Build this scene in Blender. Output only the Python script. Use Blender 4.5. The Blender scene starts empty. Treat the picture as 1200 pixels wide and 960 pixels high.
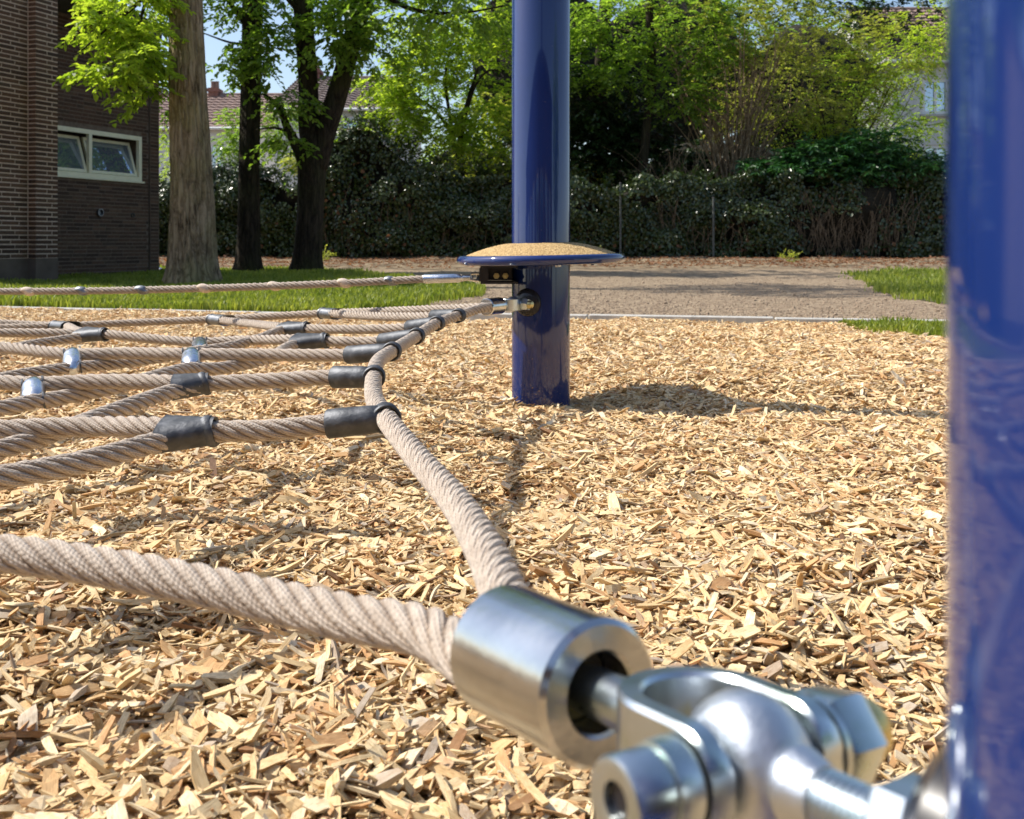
import bpy, bmesh, math, random
import numpy as np
from mathutils import Vector, Matrix

random.seed(7)
RNG = np.random.default_rng(11)
SC = bpy.context.scene
COL = SC.collection

# ------------------------------------------------------------------ camera
EYE = 0.42          # camera height above the chips
FPX = 1150.0        # focal length in photograph pixels
HOR = 285.0         # horizon row in the photograph
cam_d = bpy.data.cameras.new("camera")
cam = bpy.data.objects.new("camera", cam_d)
COL.objects.link(cam)
SC.camera = cam
cam.location = (0, 0, EYE)
cam.rotation_euler = (math.radians(90), 0, 0)
cam_d.sensor_width = 36.0
cam_d.lens = 36.0 * FPX / 1200.0
cam_d.shift_y = -(480 - HOR) / 1200.0
cam_d.clip_start = 0.01
cam_d.clip_end = 2000
cam_d.dof.use_dof = True
cam_d.dof.focus_distance = 1.5
cam_d.dof.aperture_fstop = 14.5

# ------------------------------------------------------------------ sky and sun
SUN_EL = math.radians(50)
SUN_DIR = Vector((-0.985, 0.17, 0)).normalized() * math.cos(SUN_EL) + Vector((0, 0, math.sin(SUN_EL)))
world = bpy.data.worlds.new("World")
SC.world = world
world.use_nodes = True
wn = world.node_tree
wn.nodes.clear()
w_out = wn.nodes.new("ShaderNodeOutputWorld")
w_bg = wn.nodes.new("ShaderNodeBackground")
w_sky = wn.nodes.new("ShaderNodeTexSky")
w_sky.sky_type = 'NISHITA'
w_sky.sun_disc = False
w_sky.sun_elevation = SUN_EL
w_sky.sun_rotation = math.atan2(SUN_DIR.x, SUN_DIR.y)
w_sky.air_density = 1.0
w_sky.dust_density = 1.6
w_bg.inputs[1].default_value = 0.15
wn.links.new(w_sky.outputs[0], w_bg.inputs[0])
wn.links.new(w_bg.outputs[0], w_out.inputs[0])
sun_d = bpy.data.lights.new("sun", 'SUN')
sun_d.energy = 5.0
sun_d.angle = math.radians(0.5)
sun_d.color = (1.0, 0.95, 0.86)
sun = bpy.data.objects.new("sun", sun_d)
COL.objects.link(sun)
sun.location = SUN_DIR * 30
sun.rotation_euler = SUN_DIR.to_track_quat('Z', 'Y').to_euler()
SC.view_settings.view_transform = 'Standard'
SC.view_settings.look = 'None'
SC.view_settings.exposure = 0.34
SC.view_settings.gamma = 1.0
SC.render.engine = 'CYCLES'
SC.cycles.use_denoising = True
SC.cycles.max_bounces = 8
SC.cycles.transparent_max_bounces = 8

# ------------------------------------------------------------------ helpers
def P(px, py, d):
    """point seen at photograph pixel (px, py) at depth d metres"""
    return Vector(((px - 600) * d / FPX, d, EYE - (py - HOR) * d / FPX))

def G(px, py, h=0.0):
    """ground point seen at a photograph pixel"""
    d = (EYE - h) * FPX / (py - HOR)
    return Vector(((px - 600) * d / FPX, d, h))

def tag(o, label=None, cat=None, group=None, kind=None):
    if label: o["label"] = label
    if cat: o["category"] = cat
    if group: o["group"] = group
    if kind: o["kind"] = kind
    return o

def empty(name, loc, label, cat, group=None):
    o = bpy.data.objects.new(name, None)
    o.empty_display_size = 0.1
    o.location = loc
    COL.objects.link(o)
    return tag(o, label, cat, group)

def wloc(o):
    v = Vector((0, 0, 0))
    while o is not None:
        v += o.location
        o = o.parent
    return v

def link_mesh(name, me, mat, parent=None):
    o = bpy.data.objects.new(name, me)
    if mat is not None:
        if isinstance(mat, (list, tuple)):
            for m_ in mat: me.materials.append(m_)
        elif not me.materials:
            me.materials.append(mat)
    COL.objects.link(o)
    if parent is not None: o.parent = parent
    return o

def obj(name, verts, faces, mat, parent=None, smooth=False, uvs=None, auto=None):
    """verts in world space; stored relative to the parent"""
    off = wloc(parent) if parent is not None else Vector((0, 0, 0))
    V = np.asarray([tuple(v) for v in verts] if not isinstance(verts, np.ndarray) else verts, dtype=np.float64)
    V = V - np.array(off)
    me = bpy.data.meshes.new(name)
    me.from_pydata(V.tolist(), [], [tuple(int(i) for i in f) for f in faces])
    if uvs is not None:
        uvl = me.uv_layers.new(name="UVMap")
        idx = np.empty(len(me.loops), dtype=np.int64)
        me.loops.foreach_get("vertex_index", idx)
        uvl.data.foreach_set("uv", np.asarray(uvs, dtype=np.float32)[idx].ravel())
    if smooth: me.shade_smooth()
    if auto is not None:
        me.shade_smooth()
        me.set_sharp_from_angle(angle=math.radians(auto))
    me.update()
    return link_mesh(name, me, mat, parent)

def bm_obj(name, bm, mat, parent=None, smooth=False, auto=None):
    off = wloc(parent) if parent is not None else Vector((0, 0, 0))
    bmesh.ops.translate(bm, verts=bm.verts, vec=-off)
    me = bpy.data.meshes.new(name)
    bm.to_mesh(me); bm.free()
    if smooth: me.shade_smooth()
    if auto is not None:
        me.shade_smooth(); me.set_sharp_from_angle(angle=math.radians(auto))
    return link_mesh(name, me, mat, parent)

def fast_mesh(name, V, F, mat, parent=None, uv=None, col=None, smooth=False):
    """V (n,3), F (m,k) arrays"""
    if parent is not None: V = V - np.array(wloc(parent))
    k = F.shape[1]
    me = bpy.data.meshes.new(name)
    me.vertices.add(len(V)); me.vertices.foreach_set("co", V.astype(np.float32).ravel())
    me.loops.add(F.size); me.loops.foreach_set("vertex_index", F.astype(np.int32).ravel())
    me.polygons.add(len(F))
    me.polygons.foreach_set("loop_start", np.arange(0, F.size, k, dtype=np.int32))
    me.polygons.foreach_set("loop_total", np.full(len(F), k, dtype=np.int32))
    if uv is not None:
        l = me.uv_layers.new(name="UVMap")
        l.data.foreach_set("uv", uv[F.ravel()].astype(np.float32).ravel())
    if col is not None:
        a = me.attributes.new("rnd", 'FLOAT', 'POINT')
        a.data.foreach_set("value", col.astype(np.float32))
    me.polygons.foreach_set("use_smooth", np.full(len(F), smooth, dtype=bool))
    me.update(); me.validate()
    return link_mesh(name, me, mat, parent)

def basis(d):
    d = Vector(d).normalized()
    up = Vector((0, 0, 1)) if abs(d.z) < 0.95 else Vector((1, 0, 0))
    s = d.cross(up).normalized()
    u = s.cross(d).normalized()
    return d, s, u

def catmull(pts, step):
    pts = [Vector(p) for p in pts]
    if len(pts) == 2:
        n = max(1, int((pts[1] - pts[0]).length / step))
        return [pts[0].lerp(pts[1], i / n) for i in range(n + 1)]
    out = []
    for i in range(len(pts) - 1):
        p1, p2 = pts[i], pts[i + 1]
        p0 = pts[i - 1] if i > 0 else p1 * 2 - p2
        p3 = pts[i + 2] if i + 2 < len(pts) else p2 * 2 - p1
        L = (p2 - p1).length
        n = max(1, int(L / step))
        # centripetal-like tangents
        t0 = (p1 - p0).length ** .5 + 1e-6; t1 = L ** .5 + 1e-6; t2 = (p3 - p2).length ** .5 + 1e-6
        m1 = (p1 - p0) / t0 - (p2 - p0) / (t0 + t1) + (p2 - p1) / t1
        m2 = (p2 - p1) / t1 - (p3 - p1) / (t1 + t2) + (p3 - p2) / t2
        m1 *= t1; m2 *= t1
        for k in range(n):
            t = k / n
            out.append(p1 * (2*t**3 - 3*t**2 + 1) + m1 * (t**3 - 2*t*t + t) + p2 * (-2*t**3 + 3*t*t) + m2 * (t**3 - t*t))
    out.append(pts[-1])
    return out

def frames(path):
    n = len(path)
    T = []
    for i in range(n):
        a = path[max(0, i - 1)]; b = path[min(n - 1, i + 1)]
        T.append((b - a).normalized())
    d, s, u = basis(T[0])
    out = [(T[0], s, u)]
    for i in range(1, n):
        ax = T[i - 1].cross(T[i])
        if ax.length > 1e-7:
            R = Matrix.Rotation(T[i - 1].angle(T[i]), 3, ax.normalized())
            s = (R @ s).normalized()
        s = (s - T[i] * s.dot(T[i])).normalized()
        u = s.cross(T[i]).normalized()
        out.append((T[i], s, u))
    return out

def tube_data(path, rad, n=12, cap=True, fr=None):
    fr = fr or frames(path)
    V, F = [], []
    for i, p in enumerate(path):
        r = rad[i] if hasattr(rad, '__len__') else rad
        _, s, u = fr[i]
        for k in range(n):
            a = 2 * math.pi * k / n
            V.append(p + s * (r * math.cos(a)) + u * (r * math.sin(a)))
    for i in range(len(path) - 1):
        for k in range(n):
            k2 = (k + 1) % n
            F.append((i*n + k, i*n + k2, (i+1)*n + k2, (i+1)*n + k))
    if cap:
        F.append(tuple(range(n - 1, -1, -1)))
        F.append(tuple((len(path)-1)*n + k for k in range(n)))
    return V, F

def merge(datas):
    V, F = [], []
    for v, f in datas:
        o = len(V); V += list(v); F += [tuple(i + o for i in q) for q in f]
    return V, F

def box_data(c, ax, half):
    """oriented box: centre, (x,y,z) unit axes, half sizes"""
    c = Vector(c)
    X, Y, Z = [Vector(a) for a in ax]
    V = []
    for sx in (-1, 1):
        for sy in (-1, 1):
            for sz in (-1, 1):
                V.append(c + X*(sx*half[0]) + Y*(sy*half[1]) + Z*(sz*half[2]))
    F = [(0,1,3,2),(4,6,7,5),(0,4,5,1),(2,3,7,6),(0,2,6,4),(1,5,7,3)]
    return V, F

WX = (Vector((1,0,0)), Vector((0,1,0)), Vector((0,0,1)))

def lathe_data(c, axis, prof, n=40, closed=False):
    """prof: list of (distance along axis, radius)"""
    d, s, u = basis(axis)
    V, F = [], []
    for (t, r) in prof:
        for k in range(n):
            a = 2*math.pi*k/n
            V.append(Vector(c) + d*t + s*(r*math.cos(a)) + u*(r*math.sin(a)))
    m = len(prof)
    for i in range(m - 1 + (1 if closed else 0)):
        j = (i + 1) % m
        for k in range(n):
            k2 = (k + 1) % n
            F.append((i*n+k, i*n+k2, j*n+k2, j*n+k))
    if not closed:
        if prof[0][1] > 1e-6: F.append(tuple(range(n-1, -1, -1)))
        if prof[-1][1] > 1e-6: F.append(tuple((m-1)*n+k for k in range(n)))
    return V, F

def hex_data(c, axis, r, t0, t1, n=6, rot=0.0, ch=0.12):
    d, s, u = basis(axis)
    V, F = [], []
    h = t1 - t0
    for (t, q) in ((t0, 1-ch), (t0 + h*.16, 1), (t1 - h*.16, 1), (t1, 1-ch)):
        for k in range(n):
            a = 2*math.pi*k/n + rot
            V.append(Vector(c) + d*t + s*(q*r*math.cos(a)) + u*(q*r*math.sin(a)))
    for i in range(3):
        for k in range(n):
            k2 = (k+1) % n
            F.append((i*n+k, i*n+k2, (i+1)*n+k2, (i+1)*n+k))
    F.append(tuple(range(n-1, -1, -1))); F.append(tuple(3*n+k for k in range(n)))
    return V, F

# numpy value noise -------------------------------------------------
def _hash(i, j, k=0):
    h = (i * 374761393 + j * 668265263 + k * 2147483647) & 0xffffffff
    h = ((h ^ (h >> 13)) * 1274126177) & 0xffffffff
    h = h ^ (h >> 16)
    return (h & 0xffff) / 65535.0

def vnoise(x, y, seed=0):
    x = np.asarray(x, dtype=np.float64); y = np.asarray(y, dtype=np.float64)
    xi = np.floor(x).astype(np.int64); yi = np.floor(y).astype(np.int64)
    fx = x - xi; fy = y - yi
    fx = fx*fx*(3-2*fx); fy = fy*fy*(3-2*fy)
    a = _hash(xi, yi, seed); b = _hash(xi+1, yi, seed); c = _hash(xi, yi+1, seed); d = _hash(xi+1, yi+1, seed)
    return (a*(1-fx)+b*fx)*(1-fy) + (c*(1-fx)+d*fx)*fy

# ------------------------------------------------------------------ materials
def newmat(name):
    m = bpy.data.materials.new(name); m.use_nodes = True
    nt = m.node_tree; nt.nodes.clear()
    out = nt.nodes.new("ShaderNodeOutputMaterial")
    return m, nt, out

def N(nt, t, **kw):
    n = nt.nodes.new(t)
    for k, v in kw.items(): setattr(n, k, v)
    return n

def L(nt, a, b): nt.links.new(a, b)

def ramp(nt, fac, stops, interp='LINEAR'):
    r = N(nt, "ShaderNodeValToRGB")
    r.color_ramp.interpolation = interp
    el = r.color_ramp.elements
    while len(el) > 1: el.remove(el[0])
    el[0].position = stops[0][0]; el[0].color = (*stops[0][1], 1)
    for p, c in stops[1:]:
        e = el.new(p); e.color = (*c, 1)
    L(nt, fac, r.inputs[0])
    return r.outputs[0]

def principled(nt, out, rough=.5, metal=0.0, spec=.5, color=None):
    b = N(nt, "ShaderNodeBsdfPrincipled")
    b.inputs["Roughness"].default_value = rough
    b.inputs["Metallic"].default_value = metal
    b.inputs["Specular IOR Level"].default_value = spec
    if color: b.inputs["Base Color"].default_value = (*color, 1)
    L(nt, b.outputs[0], out.inputs[0])
    return b

def noise(nt, vec=None, scale=5, detail=4, rough=.55, dist=0):
    n = N(nt, "ShaderNodeTexNoise")
    n.inputs["Scale"].default_value = scale; n.inputs["Detail"].default_value = detail
    n.inputs["Roughness"].default_value = rough; n.inputs["Distortion"].default_value = dist
    if vec is not None: L(nt, vec, n.inputs["Vector"])
    return n

def mapping(nt, src, scale=(1,1,1), rot=(0,0,0)):
    m = N(nt, "ShaderNodeMapping")
    m.inputs["Scale"].default_value = scale; m.inputs["Rotation"].default_value = rot
    L(nt, src, m.inputs["Vector"])
    return m.outputs[0]

def bump(nt, b, h, strength=.5, dist=.01):
    n = N(nt, "ShaderNodeBump")
    n.inputs["Strength"].default_value = strength; n.inputs["Distance"].default_value = dist
    L(nt, h, n.inputs["Height"]); L(nt, n.outputs[0], b.inputs["Normal"])
    return n

def math_(nt, op, a, b=None, c=None):
    m = N(nt, "ShaderNodeMath", operation=op)
    for i, v in enumerate((a, b, c)):
        if v is None: continue
        if isinstance(v, (int, float)): m.inputs[i].default_value = v
        else: L(nt, v, m.inputs[i])
    return m.outputs[0]

def mat_noise(name, stops, scale=8, rough=.8, bscale=None, bstr=.4, bdist=.01, metal=0, spec=.4, detail=5, vscale=(1,1,1), rvar=0.0):
    m, nt, out = newmat(name)
    b = principled(nt, out, rough, metal, spec)
    tc = N(nt, "ShaderNodeTexCoord")
    v = mapping(nt, tc.outputs["Object"], vscale)
    n = noise(nt, v, scale, detail)
    L(nt, ramp(nt, n.outputs[0], stops), b.inputs["Base Color"])
    if bscale:
        n2 = noise(nt, v, bscale, 5, .6)
        bump(nt, b, n2.outputs[0], bstr, bdist)
    if rvar:
        L(nt, math_(nt, 'MULTIPLY_ADD', n.outputs[0], rvar, rough - rvar*.5), b.inputs["Roughness"])
    return m

def mat_rope():
    m, nt, out = newmat("rope_fibre")
    b = principled(nt, out, .75, 0, .35)
    tc = N(nt, "ShaderNodeTexCoord")
    sep = N(nt, "ShaderNodeSeparateXYZ"); L(nt, tc.outputs["UV"], sep.inputs[0])
    u, v = sep.outputs[0], sep.outputs[1]
    def wave(ku, kv):
        a = math_(nt, 'MULTIPLY', u, ku*2*math.pi)
        c = math_(nt, 'MULTIPLY_ADD', v, kv*2*math.pi, a)
        s = math_(nt, 'SINE', c)
        return math_(nt, 'ABSOLUTE', s)
    w1 = wave(2.6, 1.1)
    w2 = wave(1.3, -3.4)
    h = math_(nt, 'MULTIPLY_ADD', w2, .5, w1)
    n = noise(nt, tc.outputs["Object"], 60, 5)
    n2 = noise(nt, tc.outputs["Object"], 900, 3)
    hh = math_(nt, 'MULTIPLY_ADD', n2.outputs[0], .8, h)
    c1 = ramp(nt, n.outputs[0], [(.3, (.43,.345,.27)), (.5, (.53,.44,.355)), (.7, (.62,.525,.435))])
    mx = N(nt, "ShaderNodeMix", data_type='RGBA', blend_type='MULTIPLY')
    mx.inputs[0].default_value = 1.0
    L(nt, c1, mx.inputs[6])
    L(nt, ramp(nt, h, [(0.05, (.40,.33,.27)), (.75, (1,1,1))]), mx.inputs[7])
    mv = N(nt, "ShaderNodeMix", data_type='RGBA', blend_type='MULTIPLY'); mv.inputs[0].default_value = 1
    L(nt, mx.outputs[2], mv.inputs[6]); L(nt, ramp(nt, u, [(.22, (1,1,1)), (.46, (.60,.52,.45))]), mv.inputs[7])  # shade in the valleys between strands, painted into the colour
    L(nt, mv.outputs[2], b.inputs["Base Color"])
    b.inputs["Sheen Weight"].default_value = .25
    bump(nt, b, hh, 1.0, .0008)
    return m

def mat_paint(name, col, rough=.12):
    m, nt, out = newmat(name)
    b = principled(nt, out, .6, 0, .08, col)
    b.inputs["Coat Weight"].default_value = 1.0
    b.inputs["Coat Roughness"].default_value = rough
    b.inputs["Coat IOR"].default_value = 1.62
    tc = N(nt, "ShaderNodeTexCoord")
    n = noise(nt, tc.outputs["Object"], 500, 2)
    n3 = noise(nt, tc.outputs["Object"], 5, 6, .7)
    L(nt, ramp(nt, n3.outputs[0], [(.3, tuple(c*.85 for c in col)), (.65, col), (.85, tuple(min(1, c*1.2+.012) for c in col))]), b.inputs["Base Color"])
    # dust that thickens toward the ground, faint scratches and scuffs in the coat
    sp = N(nt, "ShaderNodeSeparateXYZ"); L(nt, tc.outputs["Object"], sp.inputs[0])
    low = N(nt, "ShaderNodeMapRange"); low.inputs[1].default_value = .16; low.inputs[2].default_value = -.02; low.inputs[3].default_value = 0; low.inputs[4].default_value = .6; low.clamp = True
    L(nt, sp.outputs[2], low.inputs[0])
    nd = noise(nt, tc.outputs["Object"], 130, 6, .75)
    spk = ramp(nt, math_(nt, 'ADD', nd.outputs[0], math_(nt, 'MULTIPLY', low.outputs[0], .16)), [(.66, (0,0,0)), (.74, (.8,.8,.8))])
    mxd = N(nt, "ShaderNodeMix", data_type='RGBA'); L(nt, spk, mxd.inputs[0])
    mxd.inputs[7].default_value = (.30,.22,.14,1)
    L(nt, b.inputs["Base Color"].links[0].from_socket, mxd.inputs[6]); L(nt, mxd.outputs[2], b.inputs["Base Color"])
    scn = noise(nt, mapping(nt, tc.outputs["Object"], (40, 40, 6)), 6, 6, .7, 1.2)
    L(nt, ramp(nt, scn.outputs[0], [(.5, (rough,)*3), (.72, (rough+.10,)*3), (.78, (.35,)*3)]), b.inputs["Coat Roughness"])
    bump(nt, b, n.outputs[0], .08, .0005)
    return m

def mat_metal(name, stops, rough=.2, bscale=300, bstr=.1, bdist=.0005, nscale=30, rvar=.15, vs=(1,1,1)):
    return mat_noise(name, stops, nscale, rough, bscale, bstr, bdist, 1.0, .5, 5, vs, rvar)

def mat_leaf(name, c_dark, c_light, trans=.45, rough=.45, tcol=None, spec=.4):
    m, nt, out = newmat(name)
    b = N(nt, "ShaderNodeBsdfPrincipled")
    b.inputs["Roughness"].default_value = rough; b.inputs["Specular IOR Level"].default_value = spec
    at = N(nt, "ShaderNodeAttribute"); at.attribute_name = "rnd"
    col = ramp(nt, at.outputs["Fac"], [(0, c_dark), (1, c_light)])
    L(nt, col, b.inputs["Base Color"])
    t = N(nt, "ShaderNodeBsdfTranslucent")
    if tcol is None: tcol = (1.6, 1.9, .6)
    vm = N(nt, "ShaderNodeMix", data_type='RGBA', blend_type='MULTIPLY')
    vm.inputs[0].default_value = 1; L(nt, col, vm.inputs[6]); vm.inputs[7].default_value = (*tcol, 1)
    vm.clamp_result = False
    L(nt, vm.outputs[2], t.inputs[0])
    mx = N(nt, "ShaderNodeMixShader"); mx.inputs[0].default_value = trans
    L(nt, b.outputs[0], mx.inputs[1]); L(nt, t.outputs[0], mx.inputs[2]); L(nt, mx.outputs[0], out.inputs[0])
    return m

def mat_chip():
    m, nt, out = newmat("split_wood")
    b = principled(nt, out, .7, 0, .3)
    oi = N(nt, "ShaderNodeObjectInfo")
    tc = N(nt, "ShaderNodeTexCoord")
    base = ramp(nt, oi.outputs["Random"], [
        (0.0, (.17,.10,.06)), (.025, (.42,.24,.12)), (.09, (.66,.41,.20)), (.28, (.78,.585,.32)),
        (.5, (.83,.65,.385)), (.74, (.87,.72,.46)), (.89, (.90,.78,.57)), (.93, (.52,.45,.37)), (.955, (.40,.33,.26)), (1.0, (.76,.47,.23))])
    # fibres run along u (the chip's length)
    add = N(nt, "ShaderNodeVectorMath", operation='ADD')
    rnd3 = N(nt, "ShaderNodeCombineXYZ")
    L(nt, math_(nt, 'MULTIPLY', oi.outputs["Random"], 57.0), rnd3.inputs[0]); L(nt, math_(nt, 'MULTIPLY', oi.outputs["Random"], 91.0), rnd3.inputs[1])
    L(nt, tc.outputs["UV"], add.inputs[0]); L(nt, rnd3.outputs[0], add.inputs[1])
    v = mapping(nt, add.outputs[0], (1.0, 20, 1))
    n = noise(nt, v, 2.2, 5, .65)
    n2 = noise(nt, mapping(nt, add.outputs[0], (1, 1.6, 1)), 2.0, 4, .6)
    mx = N(nt, "ShaderNodeMix", data_type='RGBA', blend_type='MULTIPLY')
    mx.inputs[0].default_value = .85
    L(nt, base, mx.inputs[6])
    L(nt, ramp(nt, n.outputs[0], [(.36, (.48,.37,.27)), (.47, (.90,.86,.80)), (.66, (1.08,1.06,1.02))]), mx.inputs[7])
    mx2 = N(nt, "ShaderNodeMix", data_type='RGBA', blend_type='MULTIPLY')
    mx2.inputs[0].default_value = .7
    L(nt, mx.outputs[2], mx2.inputs[6])
    L(nt, ramp(nt, n2.outputs[0], [(.3, (.78,.66,.52)), (.55, (1,1,1))]), mx2.inputs[7])
    L(nt, mx2.outputs[2], b.inputs["Base Color"])
    bump(nt, b, n.outputs[0], .7, .0012)
    return m

M = {}
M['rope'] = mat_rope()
M['blue'] = mat_paint("blue_lacquer", (.004, .022, .135), .03)
M['zinc'] = mat_metal("zinc_plate", [(.25, (.44,.52,.46)), (.45, (.56,.62,.64)), (.6, (.60,.66,.72)), (.72, (.55,.55,.38)), (.8, (.50,.42,.50))], .30, 220, .12, .0006, 45, .16)
M['steel'] = mat_metal("turned_steel", [(.3, (.50,.51,.52)), (.7, (.66,.67,.68))], .20, 190, .22, .0007, 30, .22, (1, 1, 1))
M['cast'] = mat_metal("cast_steel", [(.3, (.50,.54,.58)), (.7, (.62,.66,.72))], .42, 260, .45, .0010, 60, .15)
M['alu_dark'] = mat_metal("dark_aluminium", [(.3, (.075,.078,.085)), (.55, (.115,.12,.13)), (.8, (.20,.205,.22))], .58, 200, .55, .0012, 70, .25)
M['alu'] = mat_metal("bright_aluminium", [(.3, (.52,.55,.60)), (.7, (.78,.81,.86))], .24, 120, .5, .0016, 60, .2)
M['alu_mid'] = mat_metal("grey_aluminium", [(.3, (.16,.165,.175)), (.7, (.30,.31,.33))], .45, 160, .5, .0012, 60, .2)
M['black'] = mat_noise("black_plastic", [(.3, (.010,.010,.013)), (.7, (.022,.022,.028))], 20, .22)
M['chip'] = mat_chip()
M['rope_plain'] = mat_noise('rope_wrap', [(.3, (.50,.40,.31)), (.7, (.66,.55,.45))], 60, .8)
M['glue'] = mat_noise('resin', [(.4, (.05,.035,.02)), (.62, (.22,.17,.05))], 60, .5, 200, .6, .002)
M['brass'] = mat_metal("yellow_metal", [(.3, (.45,.36,.14)), (.7, (.62,.52,.26))], .35)

# ------------------------------------------------------------------ ground height of the chip bed
BUMPS = [(1.0, 2.62, -.030, .42, .22), (1.75, 2.75, .03, .3, .2), (-.34, 1.05, -.026, .16, .10), (-.50, .92, .022, .14, .1),
         (.08, 2.58, -.020, .26, .16), (.0, 2.2, .010, .3, .15), (.55, 1.35, .014, .3, .2), (-.15, .78, .010, .2, .07), (-.30, .84, -.024, .10, .05), (.02, .82, -.020, .09, .05), (-.42, 1.22, .018, .12, .08), (.30, 1.0, .014, .10, .08), (.2, 1.7, -.012, .4, .2),
         (.5, 5.3, .02, .5, .3), (-1.4, 1.6, .012, .5, .3), (.42, .95, -.012, .12, .1)]
def chip_h(x, y):
    x = np.asarray(x, dtype=np.float64); y = np.asarray(y, dtype=np.float64)
    h = (vnoise(x*1.7+5, y*1.7+3, 1)-.5)*.030 + (vnoise(x*4.3, y*4.3, 2)-.5)*.026 + (vnoise(x*11, y*11, 3)-.5)*.013 + (vnoise(x*23, y*23, 9)-.5)*.008
    for (bx, by, a, sx, sy) in BUMPS:
        h = h + a*np.exp(-((x-bx)/sx)**2 - ((y-by)/sy)**2)
    return h

def curb_y(x): return 5.62 - .235*x + .012*x*x

# ------------------------------------------------------------------ setting: ground sheets
M['soil'] = mat_noise("soil", [(.3, (.10,.070,.045)), (.55, (.17,.125,.085)), (.75, (.24,.18,.125))], 3, .95, 40, .8, .03)
M['gravel'] = mat_noise("gravel_path", [(.25, (.13,.085,.05)), (.5, (.27,.20,.13)), (.72, (.43,.33,.22))], 14, .95, 60, .9, .02, detail=8)
M['lawn'] = mat_noise("lawn_soil", [(.3, (.06,.07,.02)), (.7, (.14,.14,.05))], 12, .95, 60, .6, .02)
M['bed'] = mat_noise("chip_bed", [(.3, (.30,.19,.10)), (.5, (.55,.39,.22)), (.7, (.70,.53,.31))], 60, .9, 90, 1.0, .01)
M['concrete'] = mat_noise("concrete", [(.3, (.36,.35,.32)), (.7, (.52,.50,.46))], 30, .85, 120, .4, .003)
M['litter'] = mat_noise("leaf_litter", [(.28, (.08,.055,.033)), (.5, (.23,.17,.105)), (.7, (.40,.31,.20))], 5, .95, 50, 1.0, .04, detail=8)

def sheet(name, poly, z, mat, kind='structure', cell=None):
    """flat polygon sheet"""
    bm = bmesh.new()
    vs = [bm.verts.new((p[0], p[1], z)) for p in poly]
    f = bm.faces.new(vs)
    if f.normal.z < 0: f.normal_flip()
    bm.normal_update()
    for f in bm.faces:
        if f.normal.z < 0: f.normal_flip()
    o = bm_obj(name, bm, mat)
    o["kind"] = kind
    return o

def grid_obj(name, x0, x1, y0, y1, nx, ny, hf, mat, kind='structure'):
    xs = np.linspace(x0, x1, nx); ys = np.linspace(y0, y1, ny)
    X, Y = np.meshgrid(xs, ys)
    Z = hf(X, Y)
    V = np.stack([X.ravel(), Y.ravel(), Z.ravel()], 1)
    i = np.arange(nx*ny).reshape(ny, nx)
    F = np.stack([i[:-1,:-1].ravel(), i[:-1,1:].ravel(), i[1:,1:].ravel(), i[1:,:-1].ravel()], 1)
    o = fast_mesh(name, V, F, mat, smooth=True)
    o["kind"] = kind
    return o

sheet("ground", [(-500,-500),(500,-500),(500,900),(-500,900)], -.09, M['soil'])

def bed_h(X, Y):
    h = chip_h(X, Y) - .016 - .020*np.exp(-((curb_y(X)-Y)/.22)**2)
    return np.where(Y > curb_y(X) - .03, -.055, h)
grid_obj("chip_bed", -9, 9, -7, 7.9, 420, 340, bed_h, M['bed'])

def soil_h(X, Y):
    cy = curb_y(X) + .05
    rise = np.clip((Y - 16.2)/3.4, 0, 1)
    bump_ = (vnoise(X*.9, Y*.9, 4)-.5)*.05 + (vnoise(X*3, Y*3, 5)-.5)*.03
    h = -.012 + rise*rise*.10 + bump_*np.clip((Y-8)/6, .12, 1)*.8
    return np.where(Y < cy, -.07, h + .008*np.clip(1-(Y-cy)/.5, 0, 1))
xs_n, ys_n = 260, 240
grid_obj("gravel_path", -14, 14, 4.2, 17.0, 300, 300, soil_h, M['gravel'])
def bank_h(X, Y):
    return soil_h(X, Y) + .004 + np.clip((Y-16.0)/.8, 0, 1)*((vnoise(X*1.3, Y*2, 8))*.05 + (vnoise(X*5, Y*6, 18))*.03)
grid_obj("soil_bank", -24, 24, 16.0, 24, 420, 90, bank_h, M['litter'])

# concrete edging between chips and lawn/path: single kerb stones
kerb = bpy.data.objects.new("kerb", None); COL.objects.link(kerb); tag(kerb, kind='structure')
kx = -6.5
while kx < 5.5:
    x2 = kx + .99
    a = Vector((kx, curb_y(kx), 0)); b = Vector((x2, curb_y(x2), 0))
    d = (b - a).normalized(); nrm = Vector((-d.y, d.x, 0))
    bm = bmesh.new()
    V, F = box_data((a + b)/2 + Vector((0, 0, (-.042 if kx > -.6 else -.062) + random.uniform(-.003, .003))), (d, nrm, Vector((0,0,1))), ((b-a).length/2 - .004, .032, .062))
    vs = [bm.verts.new(v) for v in V]
    for f in F: bm.faces.new([vs[i] for i in f])
    bmesh.ops.bevel(bm, geom=bm.edges[:], offset=.005, segments=1, affect='EDGES')
    bmesh.ops.recalc_face_normals(bm, faces=bm.faces)
    bm_obj("kerb_stone", bm, M['concrete'], kerb)
    kx = x2

# lawn areas -----------------------------------------------------------
def poly_mask(X, Y, poly):
    inside = np.zeros(X.shape, bool)
    n = len(poly)
    for i in range(n):
        x1, y1 = poly[i][0], poly[i][1]; x2, y2 = poly[(i+1) % n][0], poly[(i+1) % n][1]
        c = ((y1 > Y) != (y2 > Y)) & (X < (x2-x1)*(Y-y1)/(y2-y1+1e-12) + x1)
        inside ^= c
    return inside

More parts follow.
